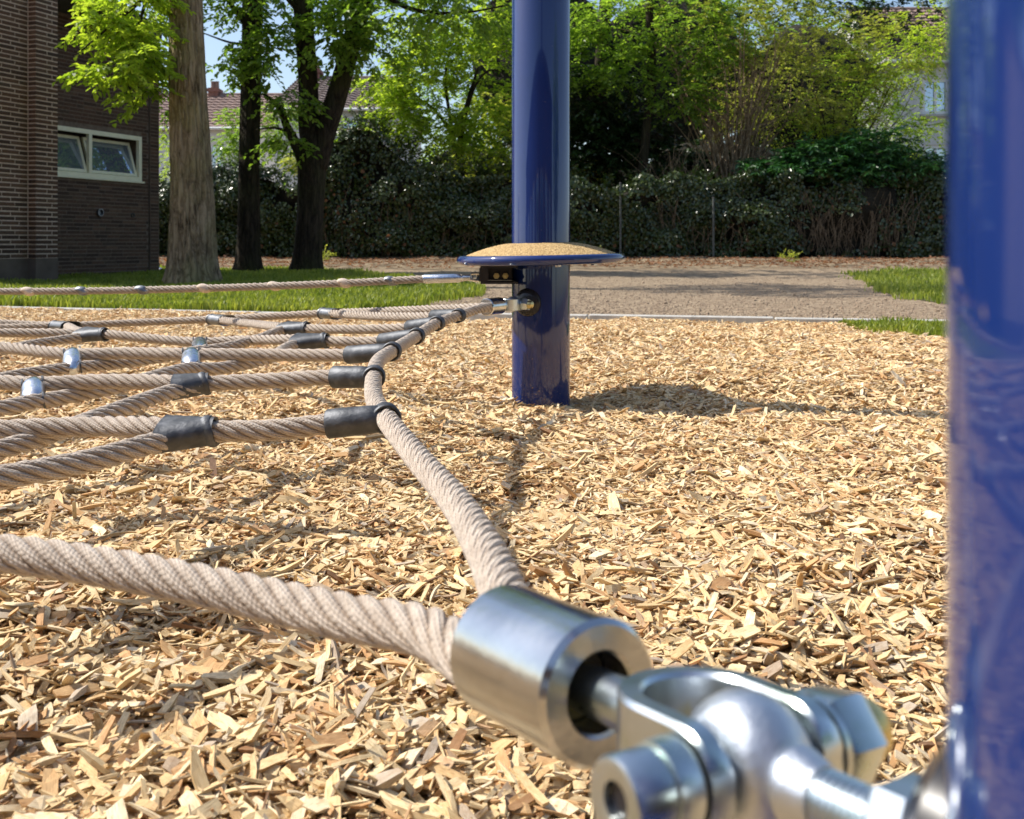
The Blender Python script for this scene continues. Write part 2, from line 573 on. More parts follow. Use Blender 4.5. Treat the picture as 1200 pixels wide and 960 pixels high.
lawn_polys = {
 'main': [(-9, curb_y(-9)+.05)] + [(x, curb_y(x)+.05) for x in (-6,-5,-4,-3,-2,-1.15)] +
         [tuple(G(p, q)[:2]) for p, q in ((470,357),(540,350),(566,345),(568,338),(520,330),(450,323),(390,317),(330,314.5))] + [(-4.4,16.2),(-9,16.2)],
 'far': [tuple(G(p, q)[:2]) for p, q in ((990,321),(1050,316.5),(1180,314),(1400,314),(1500,350),(1250,362),(1110,356),(1070,352),(1030,338))],
 'near': [tuple(G(p, q)[:2]) for p, q in ((985,383),(1040,381),(1180,386),(1320,392),(1300,400),(1180,398),(1090,394),(1010,390))],
}
M['grass'] = mat_leaf("grass_blade", (.09,.16,.014), (.36,.38,.085), .45, .5, (1.5,1.5,.7))
for key, nm in (('main', 'lawn'), ('far', 'lawn_patch'), ('near', 'lawn_strip')):
    z = {'main': .006, 'far': .010, 'near': -.002}[key]
    if key != 'near':
        q = lawn_polys[key]
        gx = np.arange(min(p[0] for p in q), max(p[0] for p in q), .07); gy = np.arange(min(p[1] for p in q), max(p[1] for p in q), .07)
        X, Y = np.meshgrid(gx, gy); ins = poly_mask(X + (vnoise(X*3, Y*3, 15)-.5)*.25, Y + (vnoise(X*3, Y*3, 16)-.5)*.25, q)
        Z = soil_h(X, Y) + .005
        ii = np.arange(X.size).reshape(X.shape); cell = ins[:-1,:-1] & ins[1:,1:] & ins[1:,:-1] & ins[:-1,1:]
        Fq = np.stack([ii[:-1,:-1][cell], ii[:-1,1:][cell], ii[1:,1:][cell], ii[1:,:-1][cell]], 1)
        used, inv = np.unique(Fq.ravel(), return_inverse=True)
        Vq = np.stack([X.ravel(), Y.ravel(), Z.ravel()], 1)[used]
        lo = fast_mesh(nm, Vq, inv.reshape(-1, 4), M['lawn'], smooth=True); lo["kind"] = 'structure'

def grass(name, poly, n, h, zf, label, bare=0.3):
    xs = [p[0] for p in poly]; ys = [p[1] for p in poly]
    # denser close to the viewer: sample 1/depth
    k = n*4
    y0, y1 = min(ys), max(ys)
    yy = 1/RNG.uniform(1/y1, 1/y0, k)
    xx = RNG.uniform(min(xs), max(xs), k)
    m = poly_mask(xx + (vnoise(xx*3, yy*3, 15)-.5)*.25 + RNG.normal(0, .04, k), yy + (vnoise(xx*3, yy*3, 16)-.5)*.25 + RNG.normal(0, .05, k), poly) & (yy > curb_y(xx) + (.04 if h > .04 else -9)) & (xx > -.62*yy) & (xx < .66*yy)
    nn = vnoise(xx*2.2, yy*2.2, 6)*.6 + vnoise(xx*7, yy*7, 7)*.4
    m &= (nn > bare*RNG.uniform(.6, 1.3, k))
    xx, yy = xx[m][:n], yy[m][:n]
    n = len(xx)
    z = zf(xx, yy)
    hh = h*RNG.uniform(.45, 1.25, n)*(0.6+.8*vnoise(xx*3, yy*3, 12)); w = .0026 + RNG.uniform(0, .003, n) + .0004*yy
    ang = RNG.uniform(0, 2*math.pi, n); lean = RNG.uniform(0, .6, n)*hh; la = RNG.uniform(0, 2*math.pi, n)
    dx, dy = np.cos(ang)*w, np.sin(ang)*w
    V = np.zeros((n, 5, 3))
    V[:,0] = np.stack([xx-dx, yy-dy, z-.01], 1); V[:,1] = np.stack([xx+dx, yy+dy, z-.01], 1)
    mx, my = xx+np.cos(la)*lean*.35, yy+np.sin(la)*lean*.35
    V[:,2] = np.stack([mx-dx*.8, my-dy*.8, z+hh*.6], 1); V[:,3] = np.stack([mx+dx*.8, my+dy*.8, z+hh*.6], 1)
    V[:,4] = np.stack([xx+np.cos(la)*lean, yy+np.sin(la)*lean, z+hh], 1)
    b = (np.arange(n)*5)[:,None]
    F = np.concatenate([b+np.array([[0,1,3]]), b+np.array([[0,3,2]]), b+np.array([[2,3,4]])], 0)
    rnd = np.repeat(np.clip(RNG.uniform(0, 1, n)*.6+nn[m][:n]*.4, 0, 1), 5)
    o = fast_mesh(name, V.reshape(-1, 3), F, M['grass'], col=rnd)
    return tag(o, label, "grass", kind='stuff')
grass("grass", lawn_polys['main'], 90000, .055, lambda x, y: soil_h(x, y)+.003, "bright green short lawn between the kerb and the brick building", .28)
grass("grass", lawn_polys['far'], 14000, .06, lambda x, y: soil_h(x, y)+.003, "green grass patch beyond the gravel path beside the near blue post", .3)
grass("grass", lawn_polys['near'], 7000, .035, lambda x, y: chip_h(x, y)-.004, "thin yellowish grass strip growing at the chip edge in front of the kerb", .3)

# ------------------------------------------------------------------ wood chips
proto = bpy.data.collections.new("chip_shapes")
def make_chip(k):
    rs = np.random.default_rng(100+k)
    Lh = rs.uniform(.010, .021); W = rs.uniform(.0020, .0050); T = rs.uniform(.0012, .0030)
    if k % 9 == 0: Lh *= .7; W *= 1.4
    if k % 5 == 1: W *= .5; T *= .8
    if k % 7 == 3: Lh *= 1.3; W *= .8
    ns = 4
    bend = rs.uniform(-.14, .14); twist = rs.uniform(-.5, .5)
    V = []; UV = []
    skew = rs.uniform(-.5, .5)*W*.9
    for i in range(ns+1):
        t = i/ns; x = (t-.5)*2*Lh
        end = i in (0, ns)
        wl = W*rs.uniform(.88, 1.06); wr = W*rs.uniform(.88, 1.06)
        if end:
            if rs.uniform() < .15: wl *= rs.uniform(.1, .4)
            else: wl *= rs.uniform(.75, 1.0)
            wr *= rs.uniform(.6, 1.0)
        so = skew + (rs.uniform(-.5, .5)*W*1.2 if end else 0)
        z = bend*Lh*(2*t-1)**2
        tw = twist*(t-.5)
        tk = T*rs.uniform(.8, 1.2)*(.55 if end else 1)
        for (yy, xx_, sg_) in ((wl, x + so, 1), (-wr, x - so, 1), (-wr*rs.uniform(.8, 1.0), x - so, -1), (wl*rs.uniform(.8, 1.0), x + so, -1)):
            V.append((xx_, yy*math.cos(tw), z + yy*math.sin(tw) + sg_*tk*.5)); UV.append((xx_/.02, yy/.02 + (.3 if sg_ < 0 else 0)))
    F = []
    for i in range(ns):
        for j in range(4):
            j2 = (j+1) % 4
            F.append((i*4+j, i*4+j2, i*4+4+j2, i*4+4+j))
    F.append((3,2,1,0)); F.append(tuple(ns*4+j for j in range(4)))
    me = bpy.data.meshes.new("chip_shape")
    me.from_pydata(V, [], F)
    l = me.uv_layers.new(name="UVMap")
    idx = np.empty(len(me.loops), dtype=np.int64); me.loops.foreach_get("vertex_index", idx)
    l.data.foreach_set("uv", np.array(UV, dtype=np.float32)[idx].ravel())
    me.materials.append(M['chip'])
    # fix normals
    bm = bmesh.new(); bm.from_mesh(me); bmesh.ops.recalc_face_normals(bm, faces=bm.faces); bm.to_mesh(me); bm.free()
    o = bpy.data.objects.new("chip_shape_%02d" % k, me)
    proto.objects.link(o)
for k in range(26): make_chip(k)

def instance_tree(name, coll):
    ng = bpy.data.node_groups.new(name, 'GeometryNodeTree')
    ng.interface.new_socket("Geometry", in_out='INPUT', socket_type='NodeSocketGeometry')
    ng.interface.new_socket("Geometry", in_out='OUTPUT', socket_type='NodeSocketGeometry')
    gi = ng.nodes.new('NodeGroupInput'); go = ng.nodes.new('NodeGroupOutput')
    ip = ng.nodes.new('GeometryNodeInstanceOnPoints'); ip.inputs['Pick Instance'].default_value = True
    ci = ng.nodes.new('GeometryNodeCollectionInfo'); ci.inputs[0].default_value = coll
    ci.inputs['Separate Children'].default_value = True; ci.inputs['Reset Children'].default_value = True
    def attr(nm, ty):
        a = ng.nodes.new('GeometryNodeInputNamedAttribute'); a.data_type = ty; a.inputs[0].default_value = nm
        return a.outputs[0]
    e2r = ng.nodes.new('FunctionNodeEulerToRotation')
    ng.links.new(attr("rot", 'FLOAT_VECTOR'), e2r.inputs[0])
    ng.links.new(gi.outputs[0], ip.inputs['Points']); ng.links.new(ci.outputs[0], ip.inputs['Instance'])
    ng.links.new(attr("idx", 'INT'), ip.inputs['Instance Index'])
    ng.links.new(e2r.outputs[0], ip.inputs['Rotation'])
    ng.links.new(attr("scl", 'FLOAT_VECTOR'), ip.inputs['Scale'])
    ng.links.new(ip.outputs[0], go.inputs[0])
    return ng

def scatter(name, pts, rot, scl, idx, tree):
    me = bpy.data.meshes.new(name)
    me.vertices.add(len(pts)); me.vertices.foreach_set("co", pts.astype(np.float32).ravel())
    a = me.attributes.new("rot", 'FLOAT_VECTOR', 'POINT'); a.data.foreach_set("vector", rot.astype(np.float32).ravel())
    a = me.attributes.new("scl", 'FLOAT_VECTOR', 'POINT'); a.data.foreach_set("vector", scl.astype(np.float32).ravel())
    a = me.attributes.new("idx", 'INT', 'POINT'); a.data.foreach_set("value", idx.astype(np.int32))
    o = bpy.data.objects.new(name, me); COL.objects.link(o)
    md = o.modifiers.new("scatter", 'NODES'); md.node_group = tree
    return o

def chips():
    parts = []
    def zone(n, y0, y1, dens_pow, xr, zlo, zhi, s0, s1, rng, tilt):
        u = rng.uniform(0, 1, n)
        y = y0 + (y1-y0)*u**dens_pow
        x = rng.uniform(-1, 1, n)*(xr[0] + xr[1]*np.maximum(y, 0))
        ok = y < curb_y(x) - .035
        x, y = x[ok], y[ok]; n = len(x)
        h = chip_h(x, y) - .020*np.exp(-((curb_y(x)-y)/.22)**2)
        z = h + rng.uniform(zlo, zhi, n)
        rot = np.stack([rng.normal(0, tilt, n), rng.normal(0, tilt*.8, n), rng.uniform(0, 2*math.pi, n)], 1)
        s = rng.uniform(s0, s1, n)
        big = rng.uniform(0, 1, n) > .94
        s = np.where(big, s*1.45, s)
        scl = np.stack([s, s*rng.uniform(.8, 1.25, n), s*rng.uniform(.8, 1.6, n)], 1)
        # keep out of the blue posts
        parts.append((np.stack([x, y, z], 1), rot, scl, rng.integers(0, 26, n)))
    r = np.random.default_rng(5)
    zone(26000, .45, 1.25, 1.0, (.30, .56), -.014, .007, .60, 1.15, r, .41)
    zone(70000, 1.25, 2.6, 1.0, (.30, .56), -.010, .005, .55, .95, r, .32)
    zone(30000, .45, 2.3, 1.0, (.30, .56), -.006, .006, .25, .55, r, .45)
    zone(150000, 2.6, 6.4, 1.0, (.30, .56), -.007, .006, .60, 1.0, r, .34)
    zone(30000, -2.5, .5, 1.0, (2.4, 0), -.008, .006, 1.0, 1.6, r, .38)
    zone(14000, .5, 4.5, 1.0, (3.2, 0), -.008, .006, 1.2, 1.8, r, .38)
    pts, rot, scl, idx = [np.concatenate([p[i] for p in parts], 0) for i in range(4)]
    return scatter("wood_chips", pts, rot, scl, idx, instance_tree("scatter_chips", proto))
wc = chips()
tag(wc, "deep loose layer of pale split wood chips covering the play area", "wood chips", kind='stuff')

# small clods and stones on the gravel path
stones_c = bpy.data.collections.new("stone_shapes")
M['stone'] = mat_noise("gravel_stone", [(.3, (.15,.10,.065)), (.7, (.44,.34,.24))], 3, .9)
for k in range(6):
    bm = bmesh.new(); bmesh.ops.create_icosphere(bm, subdivisions=1, radius=1)
    for v in bm.verts: v.co *= random.uniform(.65, 1.15); v.co.z *= .7
    me = bpy.data.meshes.new("stone_shape"); bm.to_mesh(me); bm.free(); me.materials.append(M['stone'])
    stones_c.objects.link(bpy.data.objects.new("stone_shape_%d" % k, me))
n = 26000
r = np.random.default_rng(8)
y = 1/r.uniform(1/15.5, 1/4.9, n); x = r.uniform(-1, 1, n)*(.2+.56*y)
ok = (y > curb_y(x)+.05) & ~poly_mask(x, y, lawn_polys['main']) & ~poly_mask(x, y, lawn_polys['far'])
x, y = x[ok], y[ok]; n = len(x)
s = r.uniform(.003, .010, n)*(1+(r.uniform(0, 1, n) > .97)*1.0)
st = scatter("gravel", np.stack([x, y, soil_h(x, y)+.001], 1), r.uniform(0, 6.28, (n, 3)), np.stack([s, s, s], 1), r.integers(0, 6, n), instance_tree("scatter_stones", stones_c))
tag(st, "loose brown gravel and small clods lying on the path", "gravel", kind='stuff')

# ------------------------------------------------------------------ ropes
RR = .0120
def make_rope(name, ctrl, parent, r=RR, lod=1, strands=False, lay=None, phase=0.0, mat=None):
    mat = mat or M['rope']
    lay = lay or r*2*4.6
    nper = (20, 14, 9)[lod]; nrad = (12, 9, 6)[lod]
    step = lay/nper
    path = catmull(ctrl, step)
    # even spacing
    fr = frames(path)
    ln = [0.0]
    for i in range(1, len(path)): ln.append(ln[-1] + (path[i]-path[i-1]).length)
    hr = r*.655; sr = r*.345
    core = tube_data(path, r*.60, 10, True, fr)
    o = None
    datas = []
    hel = math.atan2(2*math.pi*hr, lay)
    for sidx in range(6):
        V, F, UV = [], [], []
        prev = None
        for i, p in enumerate(path):
            T, s, u = fr[i]
            a = phase + sidx*math.pi/3 - 2*math.pi*ln[i]/lay
            out = s*math.cos(a) + u*math.sin(a)
            tang = (-s*math.sin(a) + u*math.cos(a))*(-1)
            # strand tangent & its binormal
            st = (T*math.cos(hel) + tang*math.sin(hel)).normalized()
            bn = st.cross(out).normalized()
            c = p + out*hr
            for k in range(nrad):
                b = 2*math.pi*k/nrad
                V.append(c + out*(sr*math.cos(b)) + bn*(sr*1.0*math.sin(b)))
                UV.append((k/nrad*2 if k <= nrad/2 else 2-k/nrad*2, ln[i]/(sr*6.28)))
        n = nrad
        for i in range(len(path)-1):
            for k in range(n):
                k2 = (k+1) % n
                F.append((i*n+k, i*n+k2, (i+1)*n+k2, (i+1)*n+k))
        datas.append((V, F, UV))
    if strands:
        o = obj(name, core[0], core[1], mat, parent, True, [(0, 0)]*len(core[0]))
        for V, F, UV in datas:
            obj("strand", V, F, mat, o, True, UV) if False else _child(V, F, UV, mat, o)
    else:
        V, F, UV = [], [], []
        for v, f, q in datas:
            k = len(V); V += v; UV += q; F += [tuple(i+k for i in t) for t in f]
        o = obj(name, V, F, mat, parent, True, UV)
    return o, path, fr

def _child(V, F, UV, mat, o):
    return obj("strand", V, F, mat, o, True, UV)

def outward(o):
    bm = bmesh.new(); bm.from_mesh(o.data); bmesh.ops.recalc_face_normals(bm, faces=bm.faces); bm.to_mesh(o.data); bm.free()
    return o

# ------------------------------------------------------------------ posts
PX, PY = .079, 2.685          # far post axis
PR = .0795
a_near = Vector((.53, -.848, .105)).normalized()
S_near = Vector((.114, .223, EYE-.1465))
b_near = Vector((.848, .53, -.07)).normalized()
NP_ = (S_near.x + a_near.x*PR, S_near.y + a_near.y*PR)
a_far = Vector((.47, .88, 0.0)).normalized()
S_far = Vector((PX - PR*.47, PY - PR*.88, EYE-.158))
b_far = Vector((.88, -.47, 0)).normalized()

def build_post(cx, cy, label, top=2.9):
    t = empty("support_post", (cx, cy, 0), label, "post", "blue steel posts holding the rope net")
    V, F = lathe_data((cx, cy, -.25), (0,0,1), [(0, PR), (.25+top-.01, PR), (.25+top, PR-.006)], 96)
    o = obj("pole", V, F, M['blue'], t, auto=40); outward(o)
    V, F = lathe_data((cx, cy, top), (0,0,1), [(0, PR+.004), (.004, PR+.004), (.02, PR*.8), (.028, PR*.3), (.03, 0.0001)], 48)
    outward(obj("cap", V, F, M['black'], t, auto=40))
    return t
far_post = build_post(PX, PY, "glossy blue post carrying a round tan topped step in the wood chips")
near_post = build_post(NP_[0], NP_[1], "blurred blue post very close at the right edge of the photo")

# step disc on the far post
M['granule'] = mat_noise("tan_granulate", [(.34, (.16,.09,.03)), (.46, (.46,.30,.125)), (.6, (.60,.42,.19)), (.72, (.72,.57,.34))], 260, .9, 330, 1.0, .004, detail=2)
disc_z = EYE - .040
tilt = math.radians(-1.1)
def tiltv(V):
    R = Matrix.Rotation(tilt, 3, 'Y'); c = Vector((PX, PY, disc_z))
    return [R @ (Vector(v) - c) + c for v in V]
RD = .230
prof = [(-.015, PR+.001), (-.015, RD-.030)] + [(-.0035 + .0128*math.sin(t), RD-.0128 + .0128*math.cos(t)) for t in np.linspace(-1.35, 1.45, 13)] + [(.0085, RD-.018), (.0085, PR+.001)]
V, F = lathe_data((PX, PY, disc_z), (0,0,1), prof, 120, closed=True)
disc = outward(obj("step_disc", tiltv(V), F, M['blue'], far_post, auto=50))
prof = [(.0095, RD-.028)] + [(.0095 + .0355*math.sin(t)**.85 if t > 0 else .0095, PR+.001 + (RD-.028-PR)*math.cos(t)) for t in np.linspace(.05, math.pi/2, 22)]
prof = []
for t in np.linspace(0, 1, 40):
    rr = (RD-.026)*(1-t) + (PR+.0015)*t
    zz = .009 + .031*(1 - (1-t)**1.55)
    prof.append((zz, rr))
V, F = lathe_data((PX, PY, disc_z), (0,0,1), prof + [(.009, PR+.0015)], 220, closed=True)
Vn = tiltv(V)
for i, v in enumerate(Vn):
    if 220 <= i < 220*39: v.z += random.uniform(-.0007, .0012)
outward(obj("granulate_top", Vn, F, M['granule'], disc, auto=80))

# square bracket under the disc, left of the post: four plates and two bolts inside
bz0, bz1 = EYE - .1055, EYE - .0625
bx0, bx1 = P(563, 0, 2.60).x, PX - PR*.80
by0, by1 = 2.60, 2.70
th = .003
brk = obj("bracket", *merge([
    box_data(((bx0+bx1)/2, (by0+by1)/2, bz1), WX, ((bx1-bx0)/2, (by1-by0)/2, th)),
    box_data(((bx0+bx1)/2, (by0+by1)/2, bz0), WX, ((bx1-bx0)/2, (by1-by0)/2, th)),
    box_data((bx0, (by0+by1)/2, (bz0+bz1)/2), WX, (th, (by1-by0)/2-.001, (bz1-bz0)/2-th-.0005)),
    box_data((bx0+.012, by0+.004, (bz0+bz1)/2), WX, (.009, .002, (bz1-bz0)/2-th-.0005)),
    box_data(((bx0+bx1)/2, by1-.004, (bz0+bz1)/2), WX, ((bx1-bx0)/2-th-.001, .002, (bz1-bz0)/2-th-.0005))]), M['black'], far_post)
for k in range(2):
    c = Vector((bx0+.042+.024*k, by0+.02, bz0+.018))
    outward(obj("bolt", *merge([hex_data(c, (0,-1,0), .0085, -.004, .010), lathe_data(c, (0,-1,0), [(-.03,.0045),(.014,.0045),(.016,.003)], 12)]), M['brass'], brk))
for (ang, rr) in ((.2, .150), (1.9, .150), (-1.3, .150)):
    c = Vector((PX + rr*math.cos(ang), PY + rr*math.sin(ang), disc_z-.016))
    outward(obj("bolt", *hex_data(c, (0,0,-1), .009, 0, .006), M['steel'], disc))

# ------------------------------------------------------------------ the rope net
net = empty("rope_net", (-1.2, 1.6, .22), "beige six strand rope net with grey aluminium clamps, stretched low above the wood chips", "rope net")

def hardware(S, a, b, post, root, fer_r=.026):
    """chain from the post surface S back along -a: washer, rod end, shackle, ferrule. returns ferrule back centre"""
    z = a.cross(b).normalized()
    if z.z < 0: z = -z
    Pp = S - a*.083
    def o_(name, data, mat, par, auto=35):
        return outward(obj(name, data[0], data[1], mat, par, auto=auto))
    # eye bolt belongs to the post
    eb = o_("washer", lathe_data(S + a*.006, -a, [(0,.001),(0,.037),(.008,.0375),(.013,.034),(.018,.024),(.019,.010),(.019,.001)], 64), M['black'], post)
    # rod end ring (crowned) with threaded shank
    ringp = []
    for t in np.linspace(-1, 1, 13):
        ringp.append((t*.0140, .0205*math.sqrt(max(0, 1-(t*.74)**2))))
    prof = ringp + [(.0140, .0075), (-.0140, .0075)]
    rod = o_("rod_end", lathe_data(Pp, b, prof, 64, closed=True), M['cast'], post, 50)
    # neck
    o_("neck", lathe_data(Pp, a, [(.017,.0085),(.020,.0112),(.024,.0100),(.029,.0085)], 40), M['cast'], rod)
    # threaded shank
    thr = [(.024, .0001), (.024, .0078)]
    t = .027
    while t < .078:
        thr += [(t, .0068), (t+.0008, .0082), (t+.0014, .0082), (t+.0022, .0068)]
        t += .0024
    thr += [(.080, .0068), (.080, .0001)]
    o_("threaded_shank", lathe_data(Pp, a, thr, 32), M['zinc'], rod, 60)
    o_("nut", hex_data(Pp, a, .0150, .050, .063, rot=.05), M['zinc'], rod)
    # shackle (U strap)
    path = []
    hw = .0225
    for s_ in np.linspace(.0, -.020, 8): path.append((s_, hw))
    for q in np.linspace(0, math.pi, 25)[1:-1]: path.append((-.020 - hw*.98*math.sin(q), hw*math.cos(q)))
    for s_ in np.linspace(-.020, .0, 8): path.append((s_, -hw))
    V, F = [], []
    th_, hh = .0042, .0155
    prof2 = [(-1,-1),(-.7,-1.0),(.7,-1.0),(1,-.9),(1,.9),(.7,1.0),(-.7,1.0),(-1,.9)]
    m = len(prof2)
    n = len(path)
    # rounded leg ends: extend with shrinking height
    ext = [(s_, h_) for s_, h_ in ((.0135, .30), (.0115, .60), (.008, .84), (.004, .96))]
    full = [(e[0], hw, e[1]) for e in ext] + [(p[0], p[1], 1.0) for p in path] + [(e[0], -hw, e[1]) for e in reversed(ext)]
    for i, (s_, w_, hs) in enumerate(full):
        i0, i1 = max(0, i-1), min(len(full)-1, i+1)
        tx, ty = full[i1][0]-full[i0][0], full[i1][1]-full[i0][1]
        l_ = math.hypot(tx, ty) or 1; nx, ny = ty/l_, -tx/l_
        for (q, w) in prof2:
            V.append(Pp + a*(s_ + nx*q*th_) + b*(w_ + ny*q*th_) + z*(w*hh*hs))
    for i in range(len(full)-1):
        for k in range(m):
            k2 = (k+1) % m
            F.append((i*m+k, i*m+k2, (i+1)*m+k2, (i+1)*m+k))
    F.append(tuple(range(m-1,-1,-1))); F.append(tuple((len(full)-1)*m+k for k in range(m)))
    sh = o_("shackle", (V, F), M['zinc'], root, 30)
    # pin: socket head, washers, hex nut with domed end
    head = [(-.0465, .0050), (-.0410, .0048), (-.0410, .0001)]
    headp = [(-.0445, .0001), (-.0445, .0050), (-.0500, .0052), (-.0510, .0090), (-.0505, .0108), (-.0490, .0116), (-.0375, .0116), (-.0370, .0106), (-.0365, .0126), (-.0290, .0130), (-.0280, .0126)]
    pin = o_("pin", lathe_data(Pp, b, headp + [(-.0280, .0065), (.0300, .0065), (.0300, .0001)], 48), M['zinc'], sh)
    o_("socket", hex_data(Pp, b, .0052, -.0480, -.0450, ch=0.0), M['black'], pin)
    o_("washer", lathe_data(Pp, b, [(.0275,.0066),(.0275,.0145),(.0300,.0145),(.0300,.0066)], 40, closed=True), M['zinc'], pin)
    o_("nut", hex_data(Pp, b, .0160, .0302, .0460, rot=.2, ch=.08), M['zinc'], pin)
    o_("bolt_end", lathe_data(Pp, b, [(.046,.0110),(.051,.0110),(.056,.0090),(.0585,.005),(.059,.0001)], 32), M['brass'], pin)
    # stud
    o_("stud", lathe_data(Pp, a, [(-.088,.0001),(-.088,.0085),(-.050,.0088),(-.0435,.0092),(-.040,.0092),(-.040,.0001)], 32), M['zinc'], sh)
    # ferrule, open toward the shackle
    R = fer_r
    t0, t1 = -.072, -.141
    fp = [(t0-.020, .0001), (t0-.020, R*.52), (t0-.0015, R*.54), (t0, R*.59), (t0, R*.92), (t0-.0022, R), (t1+.0022, R), (t1, R*.93), (t1, R*.5), (t1+.012, R*.45), (t1+.012, .0001)]
    fe = o_("ferrule", lathe_data(Pp, a, fp, 96), M['steel'], root, 30)
    o_("glue_plug", lathe_data(Pp, a, [(t0-.019,.0001),(t0-.019,R*.51),(t0-.016,R*.5),(t0-.017,R*.3),(t0-.017,.0001)], 32), M['glue'], fe)
    return Pp + a*t1

Fb_n = hardware(S_near, a_near, b_near, near_post, net)
Fb_f = hardware(S_far, a_far, b_far, far_post, net, .0215)

zz = Vector((0, 0, 1))
on = b_near*.0105 + zz*.006
of = b_far*.0095

E = [P(452,490,1.08), P(438,442,1.40), P(459,412,1.70), P(488,394,1.95), P(512,379,2.12), P(537,370,2.25)]
edge_pts = [Fb_n + a_near*.02 + on*.8, Fb_n + on, P(572,652,.55), P(535,590,.705), P(492,540,.87), E[0], P(439,468,1.22), E[1], P(443,424,1.55), E[2], E[3], E[4], E[5], Fb_f + of*.9 - a_far*.03, Fb_f + of*.9 + a_far*.015]
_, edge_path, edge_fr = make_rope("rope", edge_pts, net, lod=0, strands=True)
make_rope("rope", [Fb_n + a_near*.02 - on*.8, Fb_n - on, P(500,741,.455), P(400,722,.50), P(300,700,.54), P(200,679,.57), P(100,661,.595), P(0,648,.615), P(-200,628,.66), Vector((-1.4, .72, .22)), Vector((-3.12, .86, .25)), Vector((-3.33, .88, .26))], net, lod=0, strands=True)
LEFT_ENDS = []
def rope(pts, lod=1, strands=False):
    e = pts[-1]
    if e.x < -.9 or e == pts[-1] and (e.x*FPX/e.y + 600) < -100:
        pts = pts + [Vector((e.x*.5 - 3.15*.5, e.y + (e.y - pts[-2].y)*.4, .205)), Vector((-3.15, e.y + (e.y - pts[-2].y)*.5, .21))]
        LEFT_ENDS.append(pts[-1])
    return make_rope("rope", pts, net, lod=lod, strands=strands, phase=random.uniform(0, 6))
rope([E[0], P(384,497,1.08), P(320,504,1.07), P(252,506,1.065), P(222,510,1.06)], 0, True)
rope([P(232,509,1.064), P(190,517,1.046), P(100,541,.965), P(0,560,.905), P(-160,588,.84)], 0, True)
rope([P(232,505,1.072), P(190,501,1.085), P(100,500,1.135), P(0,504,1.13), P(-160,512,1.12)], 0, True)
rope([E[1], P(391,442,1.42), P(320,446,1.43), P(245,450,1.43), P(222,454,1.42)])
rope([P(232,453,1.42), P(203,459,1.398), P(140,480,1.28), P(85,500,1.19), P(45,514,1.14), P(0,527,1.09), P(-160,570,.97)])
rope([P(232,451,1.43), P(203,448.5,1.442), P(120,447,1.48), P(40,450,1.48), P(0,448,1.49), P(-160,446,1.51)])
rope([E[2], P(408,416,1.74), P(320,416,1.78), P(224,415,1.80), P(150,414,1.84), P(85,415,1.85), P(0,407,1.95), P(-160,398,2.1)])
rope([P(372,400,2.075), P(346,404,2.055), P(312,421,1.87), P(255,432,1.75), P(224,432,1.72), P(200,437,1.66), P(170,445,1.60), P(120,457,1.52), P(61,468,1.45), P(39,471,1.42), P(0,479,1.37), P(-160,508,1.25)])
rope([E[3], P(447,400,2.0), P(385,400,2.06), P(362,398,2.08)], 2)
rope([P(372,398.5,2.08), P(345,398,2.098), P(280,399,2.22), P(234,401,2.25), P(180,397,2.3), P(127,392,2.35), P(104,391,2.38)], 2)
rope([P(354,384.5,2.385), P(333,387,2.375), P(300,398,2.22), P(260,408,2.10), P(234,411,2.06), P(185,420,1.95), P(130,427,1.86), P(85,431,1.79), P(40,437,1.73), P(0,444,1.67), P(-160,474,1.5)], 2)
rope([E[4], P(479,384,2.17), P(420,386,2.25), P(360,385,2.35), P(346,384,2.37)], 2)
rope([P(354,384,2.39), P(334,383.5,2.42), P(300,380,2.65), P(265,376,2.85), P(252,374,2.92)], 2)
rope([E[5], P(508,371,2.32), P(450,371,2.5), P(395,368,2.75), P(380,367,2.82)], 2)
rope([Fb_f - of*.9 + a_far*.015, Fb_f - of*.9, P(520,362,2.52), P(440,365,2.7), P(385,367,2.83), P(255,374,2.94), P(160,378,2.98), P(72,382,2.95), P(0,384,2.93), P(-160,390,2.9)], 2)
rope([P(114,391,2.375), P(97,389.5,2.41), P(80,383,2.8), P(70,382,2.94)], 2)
rope([P(114,392,2.37), P(95,395,2.36), P(36,404,2.25), P(0,412,2.15), P(-160,440,2.0)], 2)

